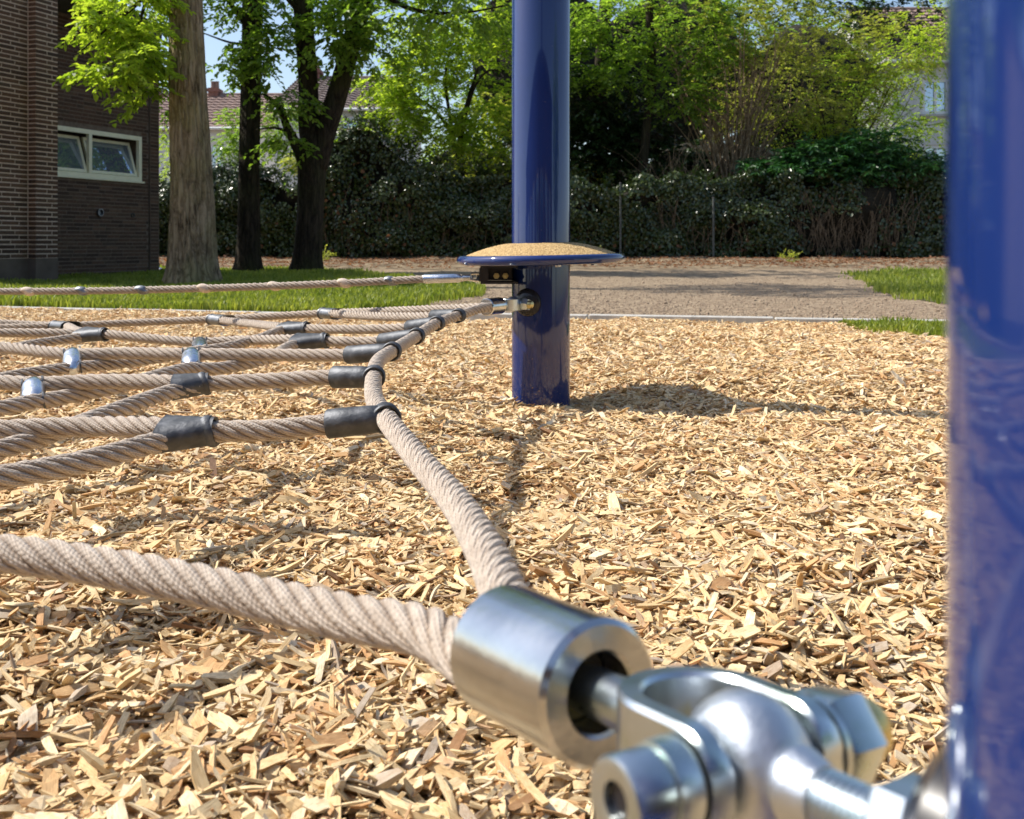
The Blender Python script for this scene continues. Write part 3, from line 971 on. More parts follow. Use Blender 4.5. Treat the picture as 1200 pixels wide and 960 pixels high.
LEFT_ENDS.sort(key=lambda v: v.y)
make_rope("rope", [Vector((-3.34, .90, .26)), Vector((-3.2, 1.0, .24))] + [Vector((-3.15 + .0*v.y, v.y, .212)) for v in LEFT_ENDS[::3]] + [Vector((-3.2, 3.15, .24)), Vector((-3.34, 3.28, .26))], net, lod=2)
for v in LEFT_ENDS:
    outward(obj("clamp_sleeve", *lathe_data(v + Vector((.13, 0, -.001)), (-1, 0, 0), [(0,.012),(0,.0158),(.10,.0158),(.118,.0150),(.118,.011)], 20), M['alu_dark'], net, auto=45))
for (x_, y_, lab_) in ((-3.42, .89, "short blue post at the left end of the nearest thick rope"), (-3.42, 3.30, "short blue post at the far left end of the net, beside the thin upper rope")):
    p_ = build_post(x_, y_, lab_, 1.0)
def sleeve_y(pw1, pw2, pn, lod_mat='alu_dark', r=.0153):
    """flattened two-into-one clamp: wide end holds ropes at pw1, pw2; narrow end at pn"""
    mid = (pw1 + pw2)/2
    ax = (pn - mid).normalized()
    w = (pw1 - pw2)/2; w = w - ax*w.dot(ax)
    wl = min(w.length, .0175); w = w.normalized() if w.length > 1e-5 else Vector((0,0,1))
    e2 = ax.cross(w).normalized()
    Ln = (pn - mid).length
    n = 32
    V, F = [], []
    secs = []
    for t in np.linspace(0, 1, 11):
        sw = wl*(1-t)**1.3 + .0005
        rr = r*(1 + .05*math.sin(t*math.pi)) - .0006*t
        if t == 0 or t == 1: rr += .0008
        secs.append((t, rr, sw))
    secs = [(.03, r-.0027, secs[0][2])] + secs + [(.97, r-.0030, .0005)]
    secs = [(.12, r-.0030, wl*.9)] + secs + [(.9, r-.0032, .0005)]
    for (t, rr, sw) in secs:
        c = mid + ax*(Ln*t)
        for k in range(n):
            a_ = 2*math.pi*k/n
            ca, sa = math.cos(a_), math.sin(a_)
            V.append(c + w*(rr*ca + sw*ca/(abs(ca)+.25)*1.2) + e2*(rr*sa))
    m = len(secs)
    for i in range(m-1):
        for k in range(n):
            k2 = (k+1) % n
            F.append((i*n+k, i*n+k2, (i+1)*n+k2, (i+1)*n+k))
    cl = outward(obj("clamp_sleeve", V, F, M[lod_mat], net, auto=45))
    # raised lip with a pinched peak at the narrow end
    V, F = lathe_data(pn - ax*.004, ax, [(-.005, r), (-.002, r+.0018), (.002, r+.0024), (.0052, r+.0012), (.0052, r-.002), (-.005, r-.002)], 32, closed=True)
    for v in V:
        if v.z > pn.z: v += ax*(.010*(v.z-pn.z)/r)*-.6
    outward(obj("lip", V, F, M['alu_dark'], cl, auto=45))
    # dark edge inside the mouth
    return cl

sleeve_y(P(190,517,1.046), P(190,501,1.085), P(253,505,1.066))
sleeve_y(P(203,459,1.398), P(203,448.5,1.442), P(245,449,1.43))
sleeve_y(P(346,404,2.055), P(345,398,2.098), P(384,399,2.06))
sleeve_y(P(333,387,2.375), P(334,383.5,2.42), P(361,385,2.35))
sleeve_y(P(95,395,2.36), P(97,389.5,2.41), P(124,392,2.35))
sleeve_y(P(84,384,2.80), P(84,382,2.96), P(62,382,2.95), 'alu_mid')
sleeve_y(P(266,377,2.85), P(267,374,2.94), P(246,374,2.94), 'alu_mid')
sleeve_y(P(395,369,2.76), P(396,367,2.83), P(376,367,2.83), 'alu_mid')

def nearest_t(p):
    best = min(range(len(edge_path)), key=lambda i: (edge_path[i]-p).length)
    return edge_fr[best][0], edge_path[best]

def sleeve_t(e, p0):
    """sleeve on a cross rope that ends in a ring round the edge rope"""
    T, c = nearest_t(e)
    ax = (e - p0).normalized()
    Ls = (e - p0).length
    r = .0158
    prof = [(.010, r-.004), (-.0005, r-.0034), (-.001, r-.001), (.001, r+.0004), (Ls*.35, r+.0002), (Ls*.7, r-.0002), (Ls-.008, r-.001), (Ls-.004, r-.004)]
    cl = outward(obj("clamp_sleeve", *lathe_data(p0, ax, prof, 36), M['alu_dark'], net, auto=45))
    q = .0132
    V, F = lathe_data(c, T, [(-.0085, q), (-.0095, q+.0022), (-.0075, q+.0036), (-.003, q+.0022), (.003, q+.0022), (.0075, q+.0036), (.0095, q+.0022), (.0085, q), (0, q-.0012)], 36, closed=True)
    outward(obj("ring", V, F, M['alu_dark'], cl, auto=50))
for i, p0 in enumerate([P(384,497,1.08), P(391,442,1.42), P(408,416,1.74), P(447,400,2.0), P(479,384,2.17), P(508,371,2.32)]):
    sleeve_t(E[i], p0)

def clamp_x(pu, pl, along, hw=.0175):
    """bright two-shell crossing clamp over an upper and a lower rope"""
    c = (pu + pl)/2
    vd = (pu - pl); hh = vd.length/2 + .0155
    v = vd.normalized()
    ax = (along - v*along.dot(v)).normalized(); e2 = v.cross(ax).normalized()
    n1, n2 = 18, 32
    V, F = [], []
    for i in range(n1+1):
        th = math.pi*i/n1
        for k in range(n2):
            ph = 2*math.pi*k/n2
            sx = math.copysign(abs(math.cos(ph))**.95, math.cos(ph)); sy = math.copysign(abs(math.sin(ph))**.95, math.sin(ph))
            st = math.sin(th)**.85
            waist = 1 - .10*math.exp(-((math.cos(th)*hh)/.006)**2)
            V.append(c + v*(hh*math.cos(th)) + ax*(hw*st*sx) + e2*(.0185*st*sy*waist))
    for i in range(n1):
        for k in range(n2):
            k2 = (k+1) % n2
            F.append((i*n2+k, i*n2+k2, (i+1)*n2+k2, (i+1)*n2+k))
    cl = obj("crossing_clamp", V, F, M['alu'], net, smooth=True)
    outward(cl)
    for sgn in (-1, 1):
        for cc in (pu, pl):
            V, F = lathe_data(cc + ax*(sgn*hw*.80), ax, [(-.0014, .0118), (-.0014, .0129), (.0014, .0129), (.0014, .0118)], 24, closed=True)
            outward(obj("collar", V, F, M['alu_dark'], cl, auto=45))
xd = Vector((1, 0, 0))
clamp_x(P(39,452,1.475), P(39,471,1.43), xd)
clamp_x(P(224,415,1.795), P(224,431,1.73), xd)
clamp_x(P(85,415,1.85), P(85,431,1.79), xd)
clamp_x(P(234,401,2.24), P(234,411,2.07), xd)

# upper rope seen edge-on, shackled to the square bracket
up = empty("climbing_rope", (-1.2, 2.75, .30), "thin pale rope with small knots running left from the square bracket under the step", "rope")
upts = [P(542,326,2.64), P(500,327,2.66), P(402,332,2.70), P(300,336,2.75), P(200,339,2.80), P(100,341,2.84), P(0,341.5,2.88), P(-200,343,2.95), Vector((-3.35, 3.25, .33))]
make_rope("rope", upts, up, r=.0110, lod=2)
tx = (upts[0]-upts[1]).normalized()
outward(obj("swage_sleeve", *lathe_data(P(497,327,2.66), tx, [(0,.008),(0,.0118),(.004,.0126),(.10,.0116),(.104,.009),(.112,.0085),(.114,.006)], 28), M['alu'], up, auto=40))
outward(obj("eye", *merge([lathe_data(P(556,324.5,2.63), (0.25,-1,.1), [(-.0035,.007),(-.0035,.0135),(.0035,.0135),(.0035,.007)], 28, closed=True),
        lathe_data(P(548,325.5,2.635), tx, [(-.010,.0001),(-.010,.0085),(.014,.0085),(.014,.0001)], 20),
        tube_data(catmull([P(552,321,2.62), P(563,321,2.62), P(572,323,2.63)], .004), .0035, 8),
        tube_data(catmull([P(552,328,2.62), P(560,329,2.62), P(568,326,2.63)], .004), .0035, 8)]), M['steel'], up, auto=40))
for px, py, d in ((32,341.6,2.865),(95,341,2.84),(165,340,2.81),(238,338,2.78),(320,335.4,2.745),(402,332,2.70),(457,329.3,2.68),(-40,342,2.89),(-110,342.5,2.92)):
    c = P(px, py, d)
    dd = Vector((1, -.02, .03)).normalized()
    V, F = lathe_data(c, dd, [(-.016,.0094),(-.012,.0122),(-.004,.0138),(.004,.0130),(.010,.0112),(.014,.0094)], 20)
    for v in V:
        if v.z < c.z: v += dd*.010
    outward(obj("knot_clamp", V, F, M['alu_mid'] if px % 2 else M['rope_plain'], up, auto=50))

# ------------------------------------------------------------------ brick building at the left
u_ = Vector((.371, .928, 0)); n_ = Vector((.928, -.371, 0)); UZ = Vector((0, 0, 1))
def mat_brick():
    m, nt, out = newmat("dark_brick")
    b = principled(nt, out, .82, 0, .3)
    oi = N(nt, "ShaderNodeObjectInfo"); at = N(nt, "ShaderNodeAttribute"); at.attribute_name = "rnd"
    tc = N(nt, "ShaderNodeTexCoord")
    s = math_(nt, 'ADD', oi.outputs["Random"], at.outputs["Fac"])
    s = math_(nt, 'FRACT', s)
    n = noise(nt, tc.outputs["Object"], 60, 5)
    c = ramp(nt, s, [(0, (.055,.035,.026)), (.3, (.085,.051,.036)), (.6, (.120,.068,.045)), (.85, (.080,.055,.040)), (1, (.150,.092,.062))])
    mx = N(nt, "ShaderNodeMix", data_type='RGBA', blend_type='MULTIPLY'); mx.inputs[0].default_value = 1
    L(nt, c, mx.inputs[6]); L(nt, ramp(nt, n.outputs[0], [(.3, (.6,.6,.6)), (.7, (1.25,1.2,1.15))]), mx.inputs[7])
    L(nt, mx.outputs[2], b.inputs["Base Color"])
    bump(nt, b, n.outputs[0], .5, .004)
    return m
M['brick'] = mat_brick()
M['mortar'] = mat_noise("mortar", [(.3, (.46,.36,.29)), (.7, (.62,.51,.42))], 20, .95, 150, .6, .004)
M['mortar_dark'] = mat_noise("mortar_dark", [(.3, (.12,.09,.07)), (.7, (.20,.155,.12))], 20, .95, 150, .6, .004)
M['plinth'] = mat_noise("plinth_render", [(.3, (.10,.078,.062)), (.7, (.16,.125,.10))], 6, .95, 90, .5, .01)
M['cream'] = mat_noise("cream_paint", [(.3, (.76,.74,.54)), (.7, (.86,.84,.64))], 12, .5, 60, .15, .002)
M['roofing'] = mat_noise("roof_edge", [(.3, (.05,.05,.05)), (.7, (.10,.10,.10))], 8, .8)
def mat_glass(name, col=(.02,.025,.03)):
    m, nt, out = newmat(name)
    b = principled(nt, out, .02, .75, 1.0, (.42,.50,.60))
    b.inputs["Coat Weight"].default_value = 1.0
    return m
M['glass'] = mat_glass("window_glass")
M['added_brick'] = mat_noise('added_brick', [(.3, (.07,.042,.032)), (.7, (.13,.08,.06))], 6, .9)  # wall colour of the building added behind the camera
M['room'] = mat_noise("dark_room", [(.3, (.02,.02,.02)), (.7, (.04,.04,.035))], 2, .9)

I_ = Vector((-5.078, 10.3, 0)); BH = 3.3
bld = empty("brick_building", (I_.x, I_.y, 0), "dark brown brick building with a cream window band, partly behind the foremost tree trunk", "building")
def prism(pts, z0, z1):
    n = len(pts)
    V = [Vector((p.x, p.y, z0)) for p in pts] + [Vector((p.x, p.y, z1)) for p in pts]
    F = [tuple(range(n-1,-1,-1)), tuple(range(n, 2*n))] + [(i, (i+1)%n, n+(i+1)%n, n+i) for i in range(n)]
    return V, F
Q_ = I_ + n_*.107
R_ = Q_ + u_*.285
depthin = -n_*4.0
# masses: front block (wall A), pilaster core, window wall with opening, corner pilaster
JT = .0005   # joint recess
A0 = I_ - u_*1.15
def off(p, k): return p - n_*k
wallA = outward(obj("wall", *prism([off(A0, JT), off(I_, JT) , off(I_ + u_*.285, JT), I_ + u_*.285 - n_*4, A0 - n_*4], .26, BH), M['mortar'], bld))
pil = outward(obj("pilaster", *prism([I_ + u_*JT - n_*.01, off(Q_ + u_*JT, JT), off(R_ - u_*JT, JT), I_ + u_*.279 - n_*.01], .26, BH), M['mortar'], bld))
outward(obj("plinth", *prism([A0 + n_*.002, I_ + n_*.002 - u_*.004, Q_ + n_*.002 - u_*.004, R_ + n_*.002 + u_*.004, I_ + u_*.289 - n_*.02, I_ + u_*.289 - n_*4, A0 - n_*4], -.05, .258), M['plinth'], bld))
W0 = Vector((-5.655, 12.2, 0)) - u_*1.9
Wt = 3.65   # length of window wall from W0
wz0, wz1 = 1.269, 1.884
ws0, ws1 = 1.9 - .25, 1.9 + 1.44
def seg(s0, s1, z0, z1, k0=JT, k1=.30):
    a = W0 + u_*s0; b = W0 + u_*s1
    return prism([off(a, k0), off(b, k0), off(b, k1), off(a, k1)], z0, z1)
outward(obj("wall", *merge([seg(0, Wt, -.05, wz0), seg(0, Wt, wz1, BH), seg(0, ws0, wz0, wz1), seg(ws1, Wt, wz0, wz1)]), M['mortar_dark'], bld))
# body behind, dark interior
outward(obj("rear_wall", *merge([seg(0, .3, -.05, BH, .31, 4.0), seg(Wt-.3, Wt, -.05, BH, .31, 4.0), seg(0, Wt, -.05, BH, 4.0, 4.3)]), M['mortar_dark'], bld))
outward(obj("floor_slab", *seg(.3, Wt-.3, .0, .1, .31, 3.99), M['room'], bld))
outward(obj("roof", *prism([A0 + n_*.06 - u_*.05, I_+n_*.06, Q_ + n_*.06 - u_*.02, R_ + n_*.06 + u_*.04, I_ + u_*.33 + n_*.02, W0 + u_*(Wt+.05) + n_*.05, W0 + u_*(Wt+.05) - n_*4.35, A0 - n_*4.05], BH+.002, BH+.16), M['roofing'], bld))
# corner pilaster beside the downpipe
cp0 = W0 + u_*(Wt - .16)
outward(obj("corner_pilaster", *prism([cp0 + n_*.03, cp0 + u_*.175 + n_*.03, cp0 + u_*.175 - n_*.2, cp0 - n_*.004], -.05, BH-.01), M['mortar_dark'], bld))

brick_len, brick_h, course = .203, .0360, .0488
def brick_mesh(Lb, D=.02):
    bm = bmesh.new()
    V, F = box_data((0,0,0), WX, (Lb/2, D/2, brick_h/2))
    vs = [bm.verts.new(v) for v in V]
    for f in F: bm.faces.new([vs[i] for i in f])
    for v in bm.verts: v.co += Vector((random.uniform(-.002,.002), random.uniform(-.0012,.0012), random.uniform(-.0016,.0016)))
    bmesh.ops.recalc_face_normals(bm, faces=bm.faces)
    me = bpy.data.meshes.new("brick"); bm.to_mesh(me); bm.free()
    me.materials.append(M['brick'])
    return me
full = [brick_mesh(brick_len) for _ in range(4)]
halfb = [brick_mesh(.098) for _ in range(3)]
three = [brick_mesh(.150) for _ in range(2)]
nb = [0]
def lay_brick(me, c, ang, par):
    o = bpy.data.objects.new("brick", me)
    COL.objects.link(o); o.parent = par
    o.location = c - wloc(par); o.rotation_euler = (0, 0, ang)
    nb[0] += 1
angA = math.atan2(u_.y, u_.x); angS = math.atan2(n_.y, n_.x)
zc = .26 + course/2
row = 0
extra = []   # bricks above what the photo shows, and long runs: joined
while zc < BH - .01:
    vis = zc < 3.02
    # wall A bricks, from the inner corner outwards
    s = -.012; k = 0
    pattern = [brick_len, brick_len, .098] if row % 3 == 0 else ([.098, brick_len, brick_len] if row % 3 == 1 else [.150, brick_len, brick_len])
    while s > -1.14:
        Lb = pattern[k % 3] if k < 3 else brick_len
        c = I_ + u_*(s - Lb/2) - n_*(.008 - random.uniform(0, .002)) + UZ*zc
        if vis and s > -.34:
            lay_brick(random.choice({brick_len: full, .098: halfb, .150: three}[Lb]), c, angA, wallA)
        else:
            extra.append((c, u_, Lb))
        s -= Lb + .0105; k += 1
    # pilaster side (short return) and front
    cs = I_ + n_*(.107 - .049) + u_*.002 + UZ*zc
    if row % 2 == 0:
        if vis: lay_brick(random.choice(halfb), cs - u_*-.002, angS, pil)
        else: extra.append((cs, n_, .098))
        ls = [(.0, .140), (.150, .135)]
    else:
        if vis: lay_brick(random.choice(halfb), cs - u_*-.002, angS, pil)
        else: extra.append((cs, n_, .098))
        ls = [(.0, .205), (.215, .070)]
    for (s0, Lb) in ls:
        c = Q_ + u_*(s0 + Lb/2) - n_*.008 + UZ*zc
        if vis and Lb > .1:
            key = {.140: three, .135: three, .205: full}[Lb]
            o = bpy.data.objects.new("brick", random.choice(key)); COL.objects.link(o); o.parent = pil
            o.location = c - wloc(pil); o.rotation_euler = (0, 0, angA)
            if Lb != .205: o.scale = (Lb/.150, 1, 1)
            nb[0] += 1
        else: extra.append((c, u_, Lb))
    zc += course; row += 1
def joined_bricks(lst, par, name="brickwork"):
    V = np.zeros((len(lst)*8, 3)); F = np.zeros((len(lst)*6, 4), int); col = np.zeros(len(lst)*8)
    fb = np.array([(0,1,3,2),(4,6,7,5),(0,4,5,1),(2,3,7,6),(0,2,6,4),(1,5,7,3)])
    for i, (c, ax, Lb) in enumerate(lst):
        pr = Vector((-ax.y, ax.x, 0))
        v, _ = box_data(c, (ax, pr, UZ), (Lb/2, .010, brick_h/2))
        V[i*8:i*8+8] = [tuple(q) for q in v]; F[i*6:i*6+6] = fb + i*8; col[i*8:i*8+8] = random.random()
    o = fast_mesh(name, V, F, M['brick'], par, col=col)
    o["kind"] = "stuff"
    return outward(o)
joined_bricks(extra, wallA)
lst = []
zc = .02; row = 0
while zc < BH - .02:
    s = random.uniform(0, .1) + (row % 2)*.105
    while s + .03 < Wt - .168:
        Lb = brick_len if random.random() > .25 else .098
        Lb = min(Lb, Wt - .166 - s)
        s1 = s + Lb
        if wz0 - .03 < zc < wz1 + .045 and s1 > ws0 and s < ws1:
            s = ws1 + .012; continue
        lst.append((W0 + u_*(s + Lb/2) - n_*(.0085 - random.uniform(0, .003)) + UZ*zc, u_, Lb))
        s = s1 + .011
    for (s0, Lb) in ((Wt-.155, .16),):
        lst.append((W0 + u_*(s0 + Lb/2) + n_*.022 + UZ*zc, u_, Lb))
    zc += course; row += 1
joined_bricks(lst, bld)
# window: cream outer frame, mullion, two sashes tipped inward, sill
def bar(p0, p1, w, d, zax=UZ, inset=0):
    ax = (p1-p0).normalized(); sd = n_ if abs(ax.dot(n_)) < .9 else u_
    t = ax.cross(sd).normalized()
    return box_data((p0+p1)/2, (ax, sd, t), ((p1-p0).length/2, d/2, w/2))
def WP(s, z, k=0): return W0 + u_*s + n_*k + UZ*z
win = outward(obj("window_frame", *merge([
    bar(WP(ws0, wz1-.028, -.005), WP(ws1, wz1-.028, -.005), .056, .05), bar(WP(ws0, wz0+.028, -.005), WP(ws1, wz0+.028, -.005), .056, .05),
    bar(WP(ws0+.0275, wz0+.057, -.005), WP(ws0+.0275, wz1-.057, -.005), .055, .05), bar(WP(ws1-.0275, wz0+.057, -.005), WP(ws1-.0275, wz1-.057, -.005), .055, .05)]), M['cream'], bld))
smid = 1.9 + .52
outward(obj("mullion", *bar(WP(smid, wz0+.057, -.003), WP(smid, wz1-.057, -.003), .05, .05), M['cream'], win))
outward(obj("window_sill", *bar(WP(ws0-.02, wz0-.014, .012), WP(ws1+.02, wz0-.014, .012), .024, .08), M['cream'], bld))
for (s0, s1) in ((ws0+.058, smid-.028), (smid+.028, ws1-.058)):
    zb, zt = wz0+.060, wz1-.066
    tl = math.radians(17)
    def T_(s, h, k=0):
        return W0 + u_*s + n_*(-.02 - math.sin(tl)*h + k*math.cos(tl)) + UZ*(zb + math.cos(tl)*h + k*math.sin(tl))
    H_ = (zt - zb)
    fr_axes = (u_, (n_*math.cos(tl) + UZ*math.sin(tl)).normalized(), (UZ*math.cos(tl) - n_*math.sin(tl)).normalized())
    def sb(sa, sb_, ha, hb):
        c = T_((sa+sb_)/2, (ha+hb)/2)
        return box_data(c, fr_axes, ((sb_-sa)/2, .016, (hb-ha)/2))
    sash = outward(obj("sash", *merge([sb(s0, s1, 0, .038), sb(s0, s1, H_-.038, H_), sb(s0, s0+.036, .0385, H_-.0385), sb(s1-.036, s1, .0385, H_-.0385)]), M['cream'], bld))
    outward(obj("pane", *box_data(T_((s0+s1)/2, H_/2), fr_axes, ((s1-s0)/2-.036, .004, H_/2-.0385)), M['glass'], sash))
outward(obj("vent_pipe", *lathe_data(WP(1.9+.68, .82, .02), n_, [(-.02,.001),(-.02,.045),(.02,.05),(.02,.038),(-.01,.034),(-.01,.001)], 20), M['alu_mid'], bld, auto=40))
outward(obj("vent_pipe", *lathe_data(WP(1.9+1.28, .80, .01), n_, [(-.02,.001),(-.02,.03),(.01,.03),(.01,.02),(-.01,.02),(-.01,.001)], 16), M['roofing'], bld, auto=40))
# downpipe
dp = P(182, 300, 13.95); dp.z = 0
pipe = outward(obj("downpipe", *merge([tube_data([Vector((dp.x, dp.y, 1.15)), Vector((dp.x, dp.y, 2.2)), Vector((dp.x, dp.y, BH+.05))], .044, 16),
      lathe_data((dp.x, dp.y, 1.12), (0,0,1), [(0,.030),(0,.052),(.10,.052),(.11,.044)], 16)]), M['cream'], bld, auto=50))
outward(obj("pipe_base", *merge([tube_data([Vector((dp.x+.02, dp.y, .12)), Vector((dp.x+.01, dp.y, 1.14))], .034, 16),
      tube_data(catmull([Vector((dp.x+.02, dp.y, .13)), Vector((dp.x+.03, dp.y-.03, .06)), Vector((dp.x+.12, dp.y-.10, .02))], .02), .045, 14)]), M['alu'], pipe, auto=50))
for z_ in (.45, 1.75, 2.6):
    outward(obj("pipe_bracket", *lathe_data((dp.x+(.015 if z_ < 1 else 0), dp.y, z_), (0,0,1), [(0,.03),(0,.052),(.02,.052),(.02,.03)], 14, closed=True), M['alu_mid'], pipe, auto=50))

# ------------------------------------------------------------------ foliage
def leaf_mesh(name, pos, d, nrm, Ls, Ws, mat, parent, rnd, fold=.25, tris4=False):
    """folded kite leaves. pos,d,nrm (n,3); Ls, Ws (n,)"""
    n = len(pos)
    d = d/np.linalg.norm(d, axis=1, keepdims=True)
    s = np.cross(d, nrm); s /= (np.linalg.norm(s, axis=1, keepdims=True)+1e-9)
    nn = np.cross(s, d)
    Ls = Ls[:,None]; Ws = Ws[:,None]
    V = np.zeros((n, 6 if tris4 else 4, 3))
    V[:,0] = pos
    V[:,1] = pos + d*Ls*.42 + s*Ws*.5 + nn*Ws*fold
    if tris4:
        V[:,2] = pos + d*Ls*.78 + s*Ws*.33 + nn*Ws*fold*.6 - nn*Ls*.05
        V[:,3] = pos + d*Ls - nn*Ls*.12
        V[:,4] = pos + d*Ls*.78 - s*Ws*.33 + nn*Ws*fold*.6 - nn*Ls*.05
        V[:,5] = pos + d*Ls*.42 - s*Ws*.5 + nn*Ws*fold
        fs = [[0,1,3],[1,2,3],[0,3,5],[5,3,4]]; k = 6
    else:
        V[:,2] = pos + d*Ls
        V[:,3] = pos + d*Ls*.42 - s*Ws*.5 + nn*Ws*fold
        fs = [[0,1,2],[0,2,3]]; k = 4
    b = (np.arange(n)*k)[:,None]
    F = np.concatenate([b+np.array([f]) for f in fs], 0)
    return fast_mesh(name, V.reshape(-1,3), F, mat, parent, col=np.repeat(rnd, k))

def spray_crown(name, parent, blobs, mat, leafL=.09, leafW=.05, per=12, twig=.35, seed=0, droop=.25, clump=.5, tris4=False, twigs_mat=None, jitter=.5, flat=.35):
    """blobs: (cx,cy,cz, rx,ry,rz, n_twigs). leaves set alternately along twigs"""
    r = np.random.default_rng(seed)
    Os, Ds = [], []
    for (cx, cy, cz, rx, ry, rz, nt) in blobs:
        nt = int(nt)
        k = nt*3
        v = r.normal(0, 1, (k, 3)); v /= np.linalg.norm(v, axis=1, keepdims=True)
        rad = r.uniform(0, 1, k)**.45
        p = v*rad[:,None]*np.array([rx, ry, rz]) + np.array([cx, cy, cz])
        nz = vnoise(p[:,0]*1.9/ (twig*2.2) + p[:,1]*.7, p[:,2]*2.4/(twig*2.2) + p[:,1]*.9, seed+1)
        ok = nz > clump*r.uniform(.5, 1.25, k)
        p, v = p[ok][:nt], v[ok][:nt]
        dd = v*np.array([1, 1, .35]) + r.normal(0, .55, p.shape)*np.array([1,1,flat])
        dd[:,2] -= droop*.5
        dd /= np.linalg.norm(dd, axis=1, keepdims=True)
        Os.append(p); Ds.append(dd)
    O = np.concatenate(Os); D = np.concatenate(Ds); n = len(O)
    tl = twig*r.uniform(.5, 1.2, n)
    t = (np.arange(per)+.5)/per
    t = np.tile(t, (n,1)) + r.uniform(-.4, .4, (n, per))/per
    pos = O[:,None,:] + D[:,None,:]*(t*tl[:,None])[:,:,None]
    pos[:,:,2] -= (t**2)*(tl*droop)[:,None]
    side = np.cross(D, np.array([0,0,1.0])); side /= (np.linalg.norm(side, axis=1, keepdims=True)+1e-9)
    sg = np.where(np.arange(per)%2 == 0, 1.0, -1.0)
    d = D[:,None,:]*.6 + side[:,None,:]*sg[None,:,None]*.8 + r.normal(0, jitter*.5, (n, per, 3))
    d[:,:,2] -= droop*.8
    nr = np.array([0,0,1.0]) + r.normal(0, jitter*.6, (n, per, 3))
    m = n*per
    Ls = leafL*r.uniform(.6, 1.2, m); Ws = leafW*r.uniform(.7, 1.2, m)
    tw = np.repeat(r.uniform(0, 1, n), per)
    rnd = np.clip(tw*.6 + r.uniform(0, 1, m)*.4, 0, 1)
    o = leaf_mesh(name, pos.reshape(-1,3), d.reshape(-1,3), nr.reshape(-1,3), Ls, Ws, mat, parent, rnd, tris4=tris4)
    o["kind"] = "stuff"
    if twigs_mat is not None:
        # thin three sided twigs
        w = .0035 + .004*twig
        E1 = side; E2 = np.cross(side, D)
        end = O + D*tl[:,None]; end[:,2] -= tl*droop
        V = np.zeros((n, 4, 3))
        V[:,0] = O + E1*w; V[:,1] = O - E1*w*.5 + E2*w*.87; V[:,2] = O - E1*w*.5 - E2*w*.87; V[:,3] = end
        b = (np.arange(n)*4)[:,None]
        F = np.concatenate([b+np.array([q]) for q in ([0,1,3],[1,2,3],[2,0,3])], 0)
        q = fast_mesh("twigs", V.reshape(-1,3), F, twigs_mat, parent); q["kind"] = "stuff"
    return o

def trunk_data(pts, rads, n=20, seed=0, ridge=.06, flare=0.0, step=.08, wob=.0, fiss=7):
    """irregular trunk with vertical bark ridges"""
    path = catmull(pts, step)
    # radii interpolated by arc length
    ln = [0]
    for i in range(1, len(path)): ln.append(ln[-1] + (path[i]-path[i-1]).length)
    cl = [0]
    for i in range(1, len(pts)): cl.append(cl[-1] + (Vector(pts[i])-Vector(pts[i-1])).length)
    rr = np.interp(np.array(ln)/ln[-1], np.array(cl)/cl[-1], rads)
    fr = frames(path)
    V, F = [], []
    ang = np.arange(n)/n*2*math.pi
    for i, p in enumerate(path):
        _, s, u = fr[i]
        t = ln[i]
        warp = (vnoise(np.full(n, t*1.3), ang*1.1+seed, seed+5)-.5)*1.2
        nz = vnoise(np.cos(ang+warp*.3)*fiss+20+seed, np.sin(ang+warp*.3)*fiss+20+t*1.1, seed)
        nz2 = vnoise(np.cos(ang)*fiss*2.2+40, np.sin(ang)*fiss*2.2+t*6, seed+2)
        big = vnoise(np.cos(ang)*1.4+7, np.sin(ang)*1.4+t*1.2+7, seed+3)
        q = rr[i]*(1 - ridge*np.clip(1-np.abs(nz-.5)*7, 0, 1) + ridge*.5*(nz2-.5) + .09*(big-.5))
        if flare and t < .5: q = q*(1 + flare*np.exp(-t/.14)*(0.7+.6*vnoise(np.cos(ang)*2.2+3, np.sin(ang)*2.2+3, seed+9)))
        for k in range(n):
            V.append(p + s*(q[k]*math.cos(ang[k])) + u*(q[k]*math.sin(ang[k])))
    for i in range(len(path)-1):
        for k in range(n):
            k2 = (k+1) % n
            F.append((i*n+k, i*n+k2, (i+1)*n+k2, (i+1)*n+k))
    F.append(tuple(range(n-1,-1,-1))); F.append(tuple((len(path)-1)*n+k for k in range(n)))
    return V, F

